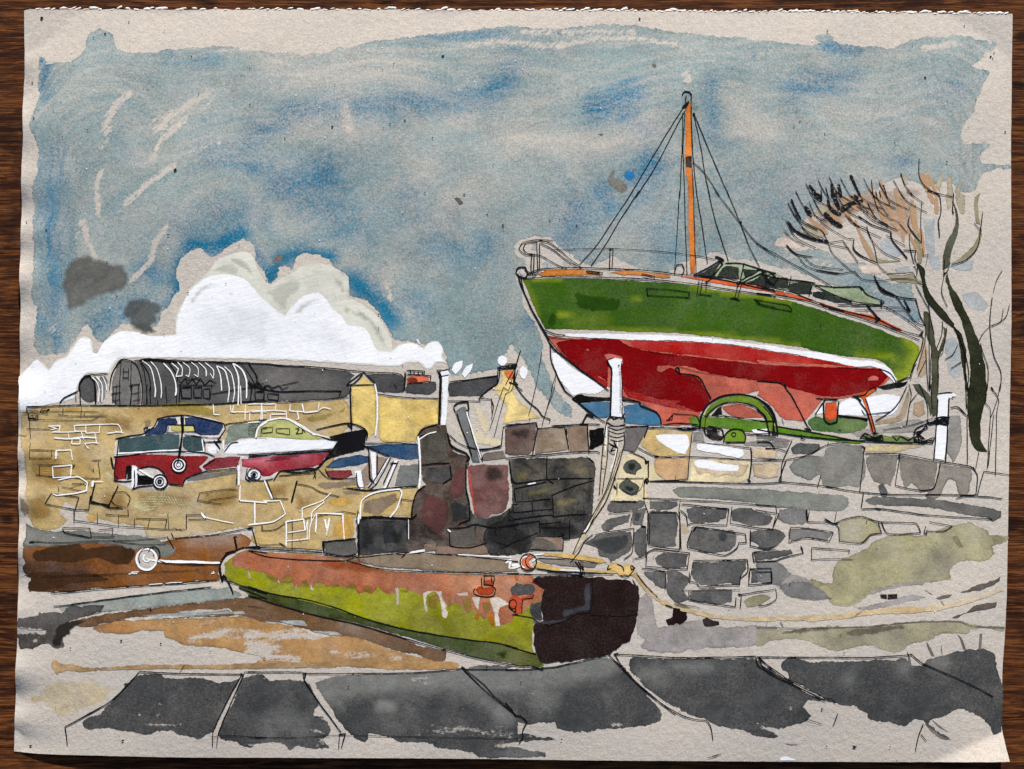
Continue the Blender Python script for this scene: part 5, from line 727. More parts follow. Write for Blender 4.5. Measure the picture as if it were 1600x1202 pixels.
# ------------------------------------------------------------------ rusty pontoon
pon = Wsh(ART, 'rusty_pontoon', ["c0:1352,1090 1345,1065 1390,1025 1450,988 1560,972 c1:0,985 200,1000 430,1012 650,1072 900,1112 1200,1125 1600,1130 c2:150,1135 d2:220,90 230,180 168,300 162,470 225,540 222,560 150,560 60,548 0,530 d1:1400,512 1170,448 900,368 650,298 400,248 150,178 0,132 d0:1450,92 1385,58 1348,20 c0:1340,1150"], wash((140, 142, 8), (112, 110, 8), dens=.96, grain=.12, bloom=.15, rim=.3), 7, 1.0, label='rusting yellow green pontoon with dark end moored by the quay',
  mixb=[("d1:1000,250 1300,350 1500,420 d2:100,420", 30, .6)])
Wsh(pon, 'rust', ["c0:1385,1070 1400,1020 1460,988 1560,974 c1:0,988 200,1003 430,1015 650,1075 900,1114 1200,1126 1600,1132 c2:150,1140 d2:225,90 232,170 190,180 150,190 100,240 60,230 0,190 d1:1585,230 1560,290 1490,315 1450,250 1400,280 1340,225 1290,250 1250,190 1180,200 1150,240 1120,150 1090,110 1050,150 1010,130 960,112 900,95 862,130 800,120 770,85 730,130 690,120 650,130 620,75 580,95 540,85 500,75 470,95 440,70 400,70 378,110 345,60 310,80 290,100 245,45 215,62 180,58 150,40 100,5 40,0 c1:60,1080 20,1105 c0:1590,1095 1550,1105 1520,1090 1490,1110 1460,1085 1420,1085"],
   wash((164, 92, 56), (194, 136, 104), dens=.93, grain=.16, bloom=.2, rim=.2), 8, .8, mixb=[("d1:1250,60 1550,80", 30, .8)])
Wsh(pon, 'rust', ["c1:640,1040 800,1080 1000,1125 1250,1150 1150,1181 d1:1100,30 800,20 600,0 c1:420,1090 200,1060 100,1020 300,1030"], wash((166, 82, 42), (180, 100, 60), dens=.6, grain=.2, bloom=.3, soft=8), 9, 2.0)
Wsh(pon, 'olive_drip', ["c1:60,1085 110,1110 170,1135 200,1170 150,1181 100,1140", "c1:200,1140 240,1120 270,1150 260,1181 200,1181", "d1:560,100 620,65 650,80 640,110", "d1:660,110 700,70 745,90 720,130", "d1:1060,150 1120,120 1130,180 1110,230 1060,210", "d1:890,100 950,105 950,130 900,120", "d1:1180,150 1210,150 1200,240 1180,220", "d1:310,60 345,45 370,80 350,100", "d1:1260,160 1320,150 1330,230 1290,250", "d1:1380,180 1430,170 1440,220 1400,260", "c1:320,1160 350,1150 360,1181 320,1181", "d1:480,70 540,68 550,90 490,95"], wash((146, 122, 54), (160, 118, 66), dens=.7, grain=.3, bloom=.4, soft=4, rim=.2), 9, .9)
Wsh(pon, 'underside', ["d0:1432,90 1480,82 1600,130 d1:0,82 150,128 400,188 600,248 900,328 1200,383 1500,428 1600,448 d2:0,436 100,475 200,482 222,530 210,562 100,552 0,532 d1:1400,515 1170,452 900,372 650,302 400,252 150,182 0,138 d0:1500,130"], wash((58, 72, 26), (88, 92, 34), dens=.95, grain=.1, bloom=.18, rim=.3), 8, .8, mixb=[("d2:50,500 150,530", 20, 1), ("d1:100,130 250,170", 10, .5)])
Wsh(pon, 'underside', ["d1:1450,480 1560,450 d2:20,470 0,520 d1:1520,530"], wash((42, 52, 24), dens=.8, soft=6), 9, 1.4)
Wsh(pon, 'deck_edge', ["c1:640,1015 800,1010 1100,1008 1350,1028 1600,1052 c2:0,1050 60,1085 80,1112 c1:1600,1112 1200,1110 1000,1095 850,1085 750,1075 660,1045"], wash((130, 112, 90), (120, 116, 104), dens=.9, bloom=.25, rim=.3), 9, 1.0)
Wsh(pon, 'deck_edge', ["c1:450,1012 560,1018 650,1025 700,1050 650,1065 560,1045 450,1030"], wash((150, 98, 66), dens=.7, soft=4), 9, 1.0)
Wsh(pon, 'dark_end', ["d2:155,62 180,35 230,25 400,27 500,35 570,30 600,42 720,50 750,75 785,82 790,140 782,240 770,300 750,370 735,405 690,425 680,440 620,482 440,520 300,535 230,540 200,520 182,470 170,430 168,380 165,320 180,300 225,290 215,200 218,130 230,105 200,85"], wash((32, 18, 18), (26, 17, 18), dens=.99, grain=.06, bloom=.04, rim=.15, mixn=.5, lift=(0, .06, .2)), 10, 1.2, lift=[("d2:565,178", 3, .75), ("d2:632,175", 3, .7), ("d2:347,218", 4, .85), ("d2:322,138", 3, .7), ("d2:705,98", 4, .8), ("d2:728,200", 2.5, .75)])
Wsh(pon, 'grey_panel', ["d2:465,62 507,58 507,170 505,232 470,235 400,252 345,272 328,245 345,225 400,210 462,195", "d2:150,190 200,178 215,200 215,262 215,285 370,272 355,300 200,320 165,305 150,250"], wash((76, 78, 86), (66, 64, 70), dens=.5, grain=.3, bloom=.4, soft=4), 11, 1.0)  # grey-blue panel areas drawn inside the dark end
Wsh(pon, 'pale_drip', ["d1:868,97 890,90 890,150 892,195 880,198 878,140", "d1:1033,130 1065,113 1110,113 1062,135 1052,180 1068,235 1050,238 1040,190", "d1:1100,115 1145,115 1155,160 1180,200 1165,215 1182,240 1175,272 1150,267 1140,200 1130,150", "d1:1325,150 1372,150 1362,222 1345,200", "d1:1428,160 1480,148 1545,190 1490,212 1480,260 1492,320 1465,325 1458,250", "d1:285,75 292,105 280,100", "d1:180,45 188,68 176,60", "d1:370,70 388,110 370,105", "c0:1482,1090 1505,1150 1495,1150", "d1:1230,130 1300,120 1300,140 1250,140", "d1:0,0 15,40 5,40"], wash((216, 204, 188), (206, 190, 178), dens=.85, grain=.2), 10, .8)
Wsh(pon, 'orange_drip', ["d1:1420,240 1455,235 1462,320 1440,325 1420,280", "d1:1340,260 1370,230 1370,290 1345,285", "d2:30,150 70,135 60,180", "d1:1575,20 1600,15 1600,60 1580,55"], wash((204, 112, 44), dens=.75, grain=.2, soft=2), 10, .8)
Wsh(pon, 'bollard', ["d1:1347,105 1370,85 1400,95 1455,85 1460,110 1432,137 1370,132", "d1:1392,55 1420,48 1452,50 1448,76 1395,76"], wash((168, 62, 24), (130, 44, 16), dens=.96), 11, .7)
Wsh(pon, 'mooring_ring', ["d2:28,200 22,172 40,140 60,130 75,150 100,150 160,132 165,152 120,165 100,175 98,240 80,248 55,245 60,225 40,225"], wash((196, 70, 36), (214, 118, 86), dens=.96), 11, .8)
Wsh(pon, 'grey_patch', ["d2:28,100 55,75 62,60 80,72 160,75 178,108 150,137 100,132 60,142 35,130", "d2:150,190 210,178 215,280 170,270 145,230"], wash((60, 62, 64), (80, 80, 82), dens=.94, bloom=.15), 11, 1.0)
Wsh(pon, 'rope_ring', ["c2:98,1075 95,1040 115,1020 155,1008 168,1020 140,1045 142,1070 165,1085 120,1100"], wash((222, 116, 78), (206, 92, 60), dens=.95), 11, .7)
Ink(pon, 'ink_outline', [("c0:1415,990 1370,1000 1335,1040 1318,1100 1335,1170 d0:1345,20 1380,80 1400,135", 2.6), ("c0:1320,1080 1330,1150 d0:1345,10", 2.2), ("c0:1350,1000 1415,985 1450,970 1560,965", 2.2), ("c0:1405,905 1420,985", 3.0), ("c0:1395,910 1412,900 1420,910", 1.6), ("c0:1490,985 1600,1000 c1:0,985 100,1020 300,1040 580,1045 640,1020", 1.6), ("c1:0,970 200,985 445,1000", 1.5), ("c1:580,1045 750,1090 1000,1110 1300,1118 1600,1122 c2:80,1117", 1.6), ("c1:445,1015 660,1025 940,1000 1300,1020 1600,1050", 1.3), ("c1:870,1005 930,1012 905,1030 940,995", 1.3),
  ("d1:0,85 150,130 350,165 520,212 700,280 950,345 1300,400 1500,425 1600,455 d2:0,436 180,487", 1.5), ("d0:1340,42 1450,82 1600,132", 1.8), ("d0:1430,92 1600,160 d1:0,142 150,187 400,258 650,312 900,387 1170,462 1400,520 1600,555 d2:160,560 225,578", 1.7), ("d2:512,30 515,170 500,242 430,248 350,290 260,312 200,305 160,272 40,252", 1.4), ("d2:500,255 700,262 780,250", 1), ("d2:40,252 75,252", 2.4), ("d2:0,10 250,18 450,20", 1.8), ("d2:440,0 445,30 460,0", 2.4),
  ("d1:1335,105 1340,130 1390,147 1450,140 1465,100 1440,80", 1.7), ("d1:1345,95 1332,115", 1.7), ("d1:1380,30 1385,100", 1.7), ("d1:1400,20 1395,75 1450,80 1460,30", 1.7), ("d1:1390,20 1460,25", 1.7), ("d1:1440,30 1445,70", 1.5), ("d2:25,165 20,210 60,240 55,200", 1.6), ("d2:100,160 160,155 165,130", 1.6), ("d2:100,160 95,245", 1.6), (circ('d2', 45, 190, 22, 28), 1.4), (circ('c2', 135, 1055, 48, 50), 2.0), ("c2:145,1010 120,1040 130,1080 165,1095", 1.6)], BLACK, 14, 1.5)
Ink(pon, 'white_line', [("c2:165,1015 185,1030 160,1050", 3), ("c2:95,1070 60,1085 20,1090", 2.4), (circ('c2', 120, 1055, 30, 32, 100, 300), 2), ("c1:1560,1075 1600,1070", 4), ("c2:0,1060 30,1040 20,1090", 3)], WHITE_INK, 13, 2)
# ------------------------------------------------------------------ the yacht on the quay
yt = Wsh(ART, 'sailing_yacht', ["b2:105,525 150,520 250,518 450,520 700,530 900,542 1100,560 1300,595 1600,632 b3:0,617 200,652 450,732 650,792 800,852 900,882 958,920 965,960 930,1040 900,1090 850,1132 822,1120 800,1060 720,1000 600,985 400,960 250,922 0,890 b2:1600,902 1300,870 1000,840 700,830 400,817 235,818 190,730 140,612"], wash((52, 88, 14), (132, 148, 26), dens=.98, grain=.12, bloom=.1, rim=.2, mixn=.40, val=.22, bs=.014), 5, .9, label='green and red sailing yacht with orange mast propped on the quay',
  mixb=[("b3:930,900 960,940 900,1080 840,1110", 16, 1.1), ("b3:830,1010 800,980 600,975", 7, .7), ("b2:1100,565 1600,635 b3:200,660", 3.5, .9), ("b2:300,835 700,832 1300,865 1600,895 b3:250,915", 3.5, .8), ("b2:160,525 330,520", 3.5, .9), ("b2:310,730 390,745", 4, .9), ("b2:120,540 150,620 190,730", 6, .5), ("b2:400,780 600,760", 12, .25), ("b3:880,870 950,910", 7, 1.0), ("b2:740,650 830,625", 3, .6)])
Wsh(yt, 'dark_brushmark', ["b2:270,710 300,720 310,790 270,812 240,790", "b2:400,600 560,620 700,640 650,720 500,715 430,690", "b2:880,650 1030,690 950,680", "b3:630,830 655,825 655,850 635,850"], wash((40, 76, 14), dens=.8, grain=.15, bloom=.3, soft=6), 6, 2.0)
Wsh(yt, 'antifouling', ["b2:248,858 300,865 450,875 700,885 1000,890 1300,910 1600,950 b3:0,935 300,985 600,1040 720,1050 792,1110 740,1152 c3:700,28 600,68 480,90 395,92 330,170 285,215 180,212 140,190 60,100 0,70 c2:1500,40 1400,62 1280,82 1200,130 1150,172 1140,240 1020,246 930,246 912,190 860,152 790,110 690,80 b2:690,1100 610,1165 520,1112 420,1042 300,932"], wash((188, 90, 72), (200, 120, 100), dens=.96, grain=.12, bloom=.15, rim=.25), 5, .9)
Wsh(yt, 'antifouling', ["c2:1285,132 1380,122 1470,150 1522,197 1400,198 1335,186 1290,150"], wash((188, 90, 72), (200, 120, 100), dens=.96, grain=.12, bloom=.15, rim=.25), 6, .7)
Wsh(yt, 'red_paint', ["b2:740,892 900,887 1300,912 1600,952 b3:0,937 300,987 600,1042 560,1047 440,1030 300,1022 0,1002 b2:1500,1017 1200,982 900,952 760,927"], wash((170, 14, 12), (196, 50, 34), dens=.97, val=.2, grain=.07, bloom=.12, rim=.2), 7, .9, mixb=[("b3:100,1005 300,1020", 9, .8), ("b2:1250,960 1400,980", 12, .4)])
Wsh(yt, 'red_paint', ["c2:690,10 740,42 880,85 960,95 1040,100 1000,118 1130,160 1100,162 900,122 720,72", "b2:310,930 420,1040 540,1095 605,1135 600,1175 520,1110 420,1045"], wash((156, 14, 14), dens=.97, val=.2), 7, .8)
Wsh(yt, 'dark_red_paint', ["b2:300,902 400,880 650,880 740,922 900,957 1200,992 1600,1037 b3:0,1030 300,1040 600,1050 720,1055 782,1100 742,1142 c3:690,30 600,57 450,77 300,52 190,20 b3:100,1137 0,1127 b2:1600,1132 1400,1110 1200,1077 1060,1037 990,1040 965,1028 900,1040 895,1065 920,1072 980,1050 1040,1085 1130,1110 1182,1181 c2:1217,88 1172,152 1130,165 1000,115 880,87 780,52 690,30 b2:690,1080 662,1000 612,1000 602,1130 540,1095 420,1048 322,942"], wash((124, 2, 8), (104, 1, 8), dens=1.0, val=.2, grain=.06, bloom=.08, rim=.2), 6, .9, mixb=[])
Wsh(yt, 'red_paint', ["b3:660,1110 690,1095 720,1105 718,1120 660,1125", "b3:0,1020 200,1030 420,1040 200,1038", "b2:585,970 620,965 690,985 695,1010 600,1000", "b2:470,940 490,935 495,950"], wash((206, 84, 72), dens=.85), 8, .8)
Wsh(yt, 'boot_stripe', ["b2:330,848 600,847 920,852 1200,872 1400,897 1600,922 b3:0,902 200,937 400,962 560,1000 700,1010 780,1050 832,1120 815,1138 770,1090 700,1042 600,1042 400,1002 200,962 0,937 b2:1600,946 1300,906 1000,886 800,884 500,868 370,858"], WHITE, 8, .8)
Wsh(yt, 'deck_trim', ["b2:190,492 230,470 400,465 560,482 560,500 450,498 300,502 210,506", "b2:610,485 700,470 800,480 970,500 975,512 940,517 800,498 690,495"], wash((206, 128, 54), (196, 112, 44), dens=.95, rim=.35), 7, .7)
Wsh(yt, 'deck_trim', ["b2:1040,506 1150,512 1300,527 1500,562 1600,585 1600,602 1400,570 1200,538", "b3:0,563 150,600 335,640 322,657 150,617 0,580", "b3:372,660 500,700 700,745 862,822 850,837 700,770 500,717 390,682"], wash((216, 92, 36), (204, 76, 30), dens=.95, rim=.3), 7, .7)
Wsh(yt, 'mast', ["a2:1070,640 1085,608 1101,640 1106,800 1101,935 1106,1010 1112,1100 1113,1181 b2:1112,0 1121,300 1119,490 1095,492 1086,300 1082,0 a2:1080,1100 1066,1000 1064,900 1069,750"], wash((214, 122, 40), (196, 98, 30), dens=.96, grain=.08, bloom=.12, rim=.35), 7, .6)
Wsh(yt, 'mast_band', ["a2:1066,942 1101,935 1103,1008 1068,1000"], wash((48, 34, 24), dens=.97), 9, .7)
Wsh(yt, 'mast_highlight', ["b2:1122,300 1127,430 1132,480 1122,485"], wash((222, 190, 160), dens=.8), 8, .4)
cabn = wash((158, 172, 140), (140, 156, 118), dens=.93, bloom=.15, rim=.4)
Wsh(yt, 'cockpit_cover', ["b2:1285,425 1390,430 1500,460 1545,480 1600,492 b3:0,458 60,475 120,490 180,520 350,545 340,562 330,590 320,545 200,540 190,585 100,575 0,560 b2:1600,572 1500,556 1420,545 1380,520 1250,512 1210,516 1240,480", "b3:345,553 440,570 610,573 660,600 742,672 730,680 660,677 540,642 400,597"], cabn, 6, .8, mixb=[("b3:450,590 650,640", 16, .7)])
Wsh(yt, 'cockpit_opening', ["b2:1120,502 1180,480 1230,450 1270,422 1245,475 1215,510", "b2:1250,512 1300,448 1380,455 1382,522", "b2:1402,462 1500,472 1480,490 1420,520", "b2:1420,545 1480,520 1530,482 1550,520 1600,500 1600,572 1500,557", "b3:0,535 30,500 60,510 80,540 110,515 185,515 192,580 100,572 0,560", "b3:195,555 260,540 325,548 318,590 330,605 250,612 190,587", "b3:330,592 400,602 560,652 575,670 440,652 330,622"], wash((36, 44, 38), (22, 24, 24), dens=.97, bloom=.1), 8, 1.0)
Wsh(yt, 'bow_cleat', ["b2:80,475 92,462 108,470 112,488 100,500 88,492"], PALE, 8, .4)
RG = ["a2:1058,640 950,810 860,960 730,1181 b2:755,0 640,170 540,320 435,440", "a2:1065,660 940,900 870,1030 770,1181 b2:790,0 680,170 590,320 505,445", "a2:1050,680 1045,900 1032,1181 b2:1030,0 1015,250 1000,497", "a2:1062,680 1052,900 1060,1181 b2:1058,0 1070,350 1075,497", "a2:1100,640 1100,800 1115,1000 1135,1181 b2:1130,0 1170,250 1195,433", "a2:1115,690 1150,850 1180,1040 1210,1181 b2:1200,0 1240,170 1320,418", "a2:1118,690 1200,890 1325,1181 b2:1310,0 1390,190 1440,320 1505,455", "a2:1105,970 1180,1040 1270,1181 b2:1240,0 1390,190 1480,300 1600,387 b3:0,310 150,395 300,480 465,577"]
Ink(yt, 'rigging', RG, BLACK, 15, 1.25, rag=.25)
Ink(yt, 'ink_outline', [("a2:1100,560 1099,700 1106,900", 1.5), ("a2:1045,577 1060,555 1090,557 1100,575", 2.6), ("a2:1070,575 1066,620", 1.8), ("a2:1045,655 1060,640 1087,612", 3.8), ("a2:1085,615 1065,650", 3), ("a2:1112,680 1120,700", 5), ("b2:1384,185 1398,188", 6.5), ("a2:1105,1010 1113,1181 b2:1118,250 1128,480", 1.2),
  ("b2:285,295 180,290 100,310 78,345 110,375 200,382 270,420 330,450 362,462", 1.5), ("b2:185,290 260,310 330,360 400,420 437,442", 1.5), ("b2:205,310 280,350 390,430 457,457", 1.6), ("b2:190,305 120,310 103,340 120,365 165,378", 1.4), ("b2:155,370 150,480", 1.7), ("b2:170,370 165,480", 1.7), ("b2:185,295 190,480", 1.7), ("b2:202,310 200,475", 1.6), ("b2:270,350 400,345 500,342 620,342 900,357 1100,380 1245,405", .95), ("b2:620,340 615,467", 1.6), ("b2:636,342 630,462", 1.5), ("b2:612,345 640,342", 2.4),
  ("b2:130,492 200,465 400,455 600,460 800,470 1000,492 1100,500 1300,530 1600,597", 1.6), ("b2:100,520 250,512 400,510 700,515 1000,537 1250,572 1600,627 b3:0,605 250,640 450,702 700,782 965,882", 1.5), ("b3:0,558 200,600 420,682 700,755 860,827 980,860", 1.5), ("b2:75,490 85,540 130,650 190,770 235,850 280,930 370,1000 500,1100 610,1181", 2.2), ("b2:90,500 105,580 150,690 215,800 250,870 310,945 420,1040", 1.4), ("b2:60,485 75,455 115,452 130,490 120,515 80,505 60,485", 2.2), ("b2:70,500 100,515", 3.2), ("b2:110,460 140,495 190,480", 1.7), ("b2:120,470 170,500 200,480", 1.4), ("b2:1000,492 1010,440 1045,435 1057,470 1040,502", 1.6),
  ("b2:475,472 575,485 570,495 480,485 475,472", 1.5, 's'), ("b2:805,492 885,507 880,517 810,502 805,492", 1.5, 's'), ("b2:830,580 960,585 1088,600 1080,630 840,620", 1.1), ("b2:835,578 842,625", 2.2), ("b2:1090,600 1085,632", 1.6), ("b2:1060,632 1100,635", 1), ("b2:1145,530 1130,622", 1.4), ("b2:1165,530 1150,622", 1.3), ("b2:1140,612 1222,622", 1.3), ("b2:1135,545 1215,552", 1.4), ("b2:1180,545 1225,520", 1.4), ("b2:1380,545 1355,642", 1.4), ("b2:1400,545 1370,650", 1.3), ("b2:1328,635 1390,650", 1.4), ("b2:1340,628 1380,640", 1.2), ("b2:1190,530 1185,602", 1.2), ("b2:1470,645 1600,665 b3:190,680 205,700 205,714 100,695 0,672", 1.2), ("b2:1480,665 1600,690", 1.1), ("b2:1470,640 1510,670", 1.6), ("b2:1365,548 1420,545", 3),
  ("b2:1240,390 1270,400 1292,412 1255,420", 3.0), ("b2:1110,500 1170,470 1230,437 1272,410", 2.0), ("b2:1272,415 1285,440", 3), ("b2:1300,428 1400,430 1500,460 1600,488 b3:50,500 150,520 350,545", 1.7), ("b2:1412,425 1390,530 1370,570", 2.4), ("b2:1400,545 1470,510 1540,478", 2.0), ("b2:1395,530 1460,490", 1.7), ("b2:1220,515 1255,470 1290,430", 2.2), ("b2:1520,470 1560,480 1600,512", 1.8), ("b2:1540,480 1550,520 1590,560", 1.8), ("b2:1120,505 1250,510 1400,540 1500,560", 1.6), ("b2:1500,575 1560,580 1600,590", 1.8), ("b3:0,470 30,470 50,505 60,560", 2.0), ("b3:20,490 60,500 70,545 100,560 130,520", 1.8), ("b3:205,505 190,580", 1.8), ("b3:330,550 310,622", 1.8), ("b3:345,562 450,612 560,652 740,677", 1.6), ("b3:330,555 460,570 615,570 650,612 755,655 735,682", 1.6), ("b3:480,675 740,677", 1.6), ("b3:560,680 880,690 870,700", 1.0), ("b3:580,705 900,707", .9), ("b3:425,690 520,712", 2.2), ("b3:610,570 625,590", 3), ("b3:650,672 720,755", 3.0), ("b3:700,740 730,760 700,775", 3), ("b3:735,650 740,690", 3.4), ("b3:640,700 660,720", 1),
  ("b2:225,822 300,850 352,852", 1.8), ("b2:240,840 250,862 400,882", 1.2), ("b3:990,828 965,850 985,870 970,940 930,1030 905,1105", 1.7), ("b3:980,830 978,860", 3.4), ("b3:830,1132 880,1110 907,1105", 2.2), ("b3:720,1052 790,1080 830,1140", 1.4), ("b2:265,900 270,1000 300,1080 350,1181 c2:400,80 480,150 560,210 592,227", 2.0), ("b2:330,1140 350,1181", 3), ("b2:1000,1050 1030,1080 1140,1100 1190,1181 c2:1217,90", 2.0), ("b2:1005,1045 1030,1042 1150,1075 1600,1132", .8), ("b2:1008,1045 1025,1050 1030,1078", 3), ("b3:0,1125 150,1140 180,1181 c3:200,60 300,250 322,277", 1.8), ("c3:280,262 325,275", 3), ("b3:160,1135 175,1165", 2.6), ("b2:850,950 1000,975", .7), ("b3:480,1045 700,1055", .8)], BLACK, 14, 1.4)
Wsh(yt, 'prop_wedge', ["b3:710,1160 800,1140 895,1130 860,1150 760,1175"], wash((20, 20, 20), dens=1), 9, .7)
# boats and gear under the yacht
ub = Wsh(ART, 'white_tender', ["b2:273,965 300,958 340,1000 400,1050 520,1122 612,1181 c2:612,5 570,40 520,62 450,55 400,70 340,0 b2:300,1090"], WHITE, 4, .8, label='white and blue tender under the bow of the yacht')
Wsh(ub, 'blue_bottom', ["c2:428,120 520,110 605,105 622,112 622,180 590,202 540,197 460,150", "c2:698,132 740,122 790,120 870,152 920,202 915,246 860,245 800,240 710,232"], wash((54, 114, 150), (34, 96, 142), dens=.93, grain=.1, bloom=.2, rim=.4), 5, .8)
Wsh(ub, 'dark_gap', ["c2:392,90 432,62 500,75 620,78 620,100 520,105 430,112", "c2:690,85 715,98 690,105"], wash((16, 16, 18), dens=1), 6, .6)
Ink(ub, 'ink_outline', [("c2:690,95 790,107 800,130 890,165 915,200 922,250", 2.2), ("c2:395,85 430,110 520,195", 2), ("c2:690,75 800,110", 1.3), ("b2:420,1050 610,1181", 1)], BLACK, 14, 1.5)
sb = Wsh(ART, 'white_rowing_boat', ["c3:482,130 540,92 640,82 680,72 780,62 850,72 832,150 782,187 700,190 600,188 485,185", "c3:345,165 392,112 400,172 350,180"], WHITE, 4, .9, label='white rowing boat with orange rudder under the stern')
Wsh(sb, 'rudder', ["c3:598,65 690,20 702,40 645,82 680,200 697,280 680,292 650,155 622,87"], wash((214, 96, 40), dens=.96), 8, .6)
Wsh(sb, 'rudder', ["c3:408,112 470,100 474,195 435,222 405,195"], wash((206, 84, 46), dens=.96), 8, .8)
Wsh(sb, 'green_weed', ["c3:300,222 350,192 400,205 480,190 640,207 662,240 620,272 560,285 500,290 420,282 330,272"], wash((64, 104, 44), (110, 134, 74), dens=.93, bloom=.3, rim=.3), 5, 1.2, mixb=[("c3:520,240 600,250", 14, .9)])
Wsh(sb, 'tan_shade', ["c3:828,190 870,110 900,30 902,100 862,212 760,235 700,242 720,222", "c3:930,110 990,95 1000,180 960,195 925,180", "b3:985,870 1010,940 1000,1080 970,1100 945,1060 970,960"], wash((172, 146, 114), (156, 136, 112), dens=.85, bloom=.25), 3, 1.2)
Wsh(sb, 'dark_gap', ["c3:480,190 560,192 658,208 655,225 600,210 490,202", "b3:800,1160 895,1125 880,1150 840,1165"], wash((20, 20, 22), dens=1), 7, .6)
Wsh(sb, 'grey_shade', ["c3:560,290 700,260 950,205 1000,235 930,285 760,290 600,310"], wash((150, 146, 140), dens=.75, bloom=.2), 3, 1.0)
Ink(sb, 'ink_outline', [("c3:345,180 395,105 410,90 480,90", 1.8), ("c3:350,180 352,182", 7), ("c3:395,110 400,210 430,235 475,225 485,100", 2.2), ("c3:405,80 400,110", 2), ("c3:350,85 480,95", 1.6), ("c3:565,75 640,65 660,40 700,20 710,40", 2), ("c3:600,90 620,120 650,160 690,290", 1.8), ("c3:645,85 700,270 705,295", 1.8), ("c3:480,185 600,200 660,205", 2.4), ("c3:890,10 840,110 790,165 700,220", 1.6), ("c3:620,150 640,180 790,165", 1.2), ("c3:575,70 620,100", 3)], BLACK, 14, 1.6)
wn = Wsh(ART, 'green_winch', ["c2:1165,235 1175,190 1205,135 1240,105 1285,85 1380,70 1440,78 1490,95 1550,152 1580,200 1594,290 1562,282 1555,235 1535,195 1480,132 1430,112 1380,106 1330,108 1290,117 1230,155 1200,200 1190,262 1165,262"], wash((104, 134, 14), (84, 112, 16), dens=.96, bloom=.15, rim=.3), 8, .7, label='bright green boat winch wheel on the quay')
Wsh(wn, 'base_plank', ["c2:1080,197 1150,195 1300,200 1540,225 1552,290 1470,282 1400,280 1300,262 1110,245", "c3:0,227 120,250 350,285 560,330 645,340 600,352 500,345 400,330 250,312 100,287 0,265"], wash((84, 128, 12), (70, 106, 14), dens=.95, bloom=.15, rim=.35), 7, .8)
Wsh(wn, 'wheel_hub', ["c2:1292,342 1302,295 1350,272 1400,280 1420,310 1418,335 1400,346 1340,345"], wash((100, 134, 20), dens=.96), 9, .7)
Wsh(wn, 'weed', ["c3:620,312 740,302 800,310 850,305 920,325 962,345 850,352 700,347"], wash((98, 124, 46), (60, 84, 30), dens=.9, bloom=.3), 7, 1.2)
Wsh(wn, 'grey_quoin', ["c2:1455,270 1560,265 1560,290 1470,290"], WHITE, 9, .6)
Wsh(wn, 'dark_gap', ["c2:1190,272 1250,265 1258,300 1292,312 1280,332 1230,330 1200,312", "c2:1215,190 1250,150 1275,130 1285,180 1240,185"], wash((18, 18, 16), dens=.97), 9, 1.2)
Ink(wn, 'ink_outline', [("c2:1150,262 1158,190 1200,120 1280,75 1390,62 1500,90 1560,150 1600,222 c3:20,220", 2.6), ("c2:1180,262 1190,190 1240,140 1290,115 1380,110 1480,140 1540,210 1558,292", 1.7), ("c2:1285,115 1262,180 1330,195 1540,222", 1.5), ("c2:1175,262 1185,300 1210,312", 2.6), ("c2:1200,250 1280,270 1290,310", 2.4), ("c2:1100,245 1170,260 1250,268", 2.2), ("c2:1290,345 1300,300 1340,270 1400,275 1420,310 1415,345 1300,345", 2), (circ('c2', 1350, 300, 12), 1.8), ("c2:1420,295 1600,310", 1.8), ("c2:1150,180 1180,190 1350,195", 1.3), ("c2:990,175 1130,190 1150,230", 1.1), ("c2:960,215 990,180 985,215", 1.6), ("c2:950,215 985,210", 2), ("c2:920,245 1000,232 1140,240", 1.4), ("c2:1240,180 1260,170 1250,195", 2.6), ("c3:0,80 70,130 110,200 125,305", 2.6), ("c3:0,150 50,195 70,285 80,300", 2.6), ("c3:100,190 95,300 125,300", 2.2), ("c3:40,130 90,200 105,290", 1.4), ("c3:120,250 350,290 560,330", 1.6), ("c3:0,270 200,300 400,322 720,342 1000,352", 1.8), ("c3:265,295 262,325 290,330", 1.7), ("c3:145,200 160,240", 1)], BLACK, 14, 1.6)
Ink(wn, 'chain', ["c3:610,325 640,290 700,315 740,300 750,335 620,325", "c3:620,300 690,330 745,310", "c3:800,305 830,335 850,308 900,335 930,312", "c3:930,335 940,270 1000,240 1012,262 950,290 962,345 1050,335", "c3:925,290 985,275 930,325 1000,345", ("c3:1000,235 1130,200 1060,232 1130,245 1050,217 1140,222", 2.6), ("c3:1010,210 1020,240 1140,215", 2.4), ("c3:1060,205 1140,235", 2.2), ("c3:750,272 930,240 1050,200", 1.1), ("c3:1058,310 1040,355 990,342 1050,315", 1.7), ("c3:700,285 690,295 720,292", 3), "c3:940,300 990,320 930,340 1020,350", ("c3:1000,250 960,300 1000,330", 2.2), "c3:640,320 740,325", "c3:480,270 500,275"], BLACK, 15, 1.9)
rp = Wsh(ART, 'mooring_post', ["c3:1070,68 1100,57 1160,55 1186,70 1140,86 1138,180 1135,255 1122,350 1112,452 1055,442 1060,300 1070,190"], WHITE, 9, .7, label='white post with black rope lashing at the right end of the quay')
Ink(rp, 'ink_outline', [("c3:1075,58 1120,52 1160,52", 2), ("c3:1140,82 1132,250 1120,462", 2.2), ("c3:1073,90 1068,200 1050,455", 1.8), ("c3:1085,470 1080,520 1070,560", 1.6)], BLACK, 14, 1.8)
Ink(rp, 'lashing', [("c3:1050,205 1100,195 1145,200", 2.2), ("c3:1055,225 1140,210", 1.8), ("c3:1060,240 1140,235", 2)], BLACK, 15, 2)
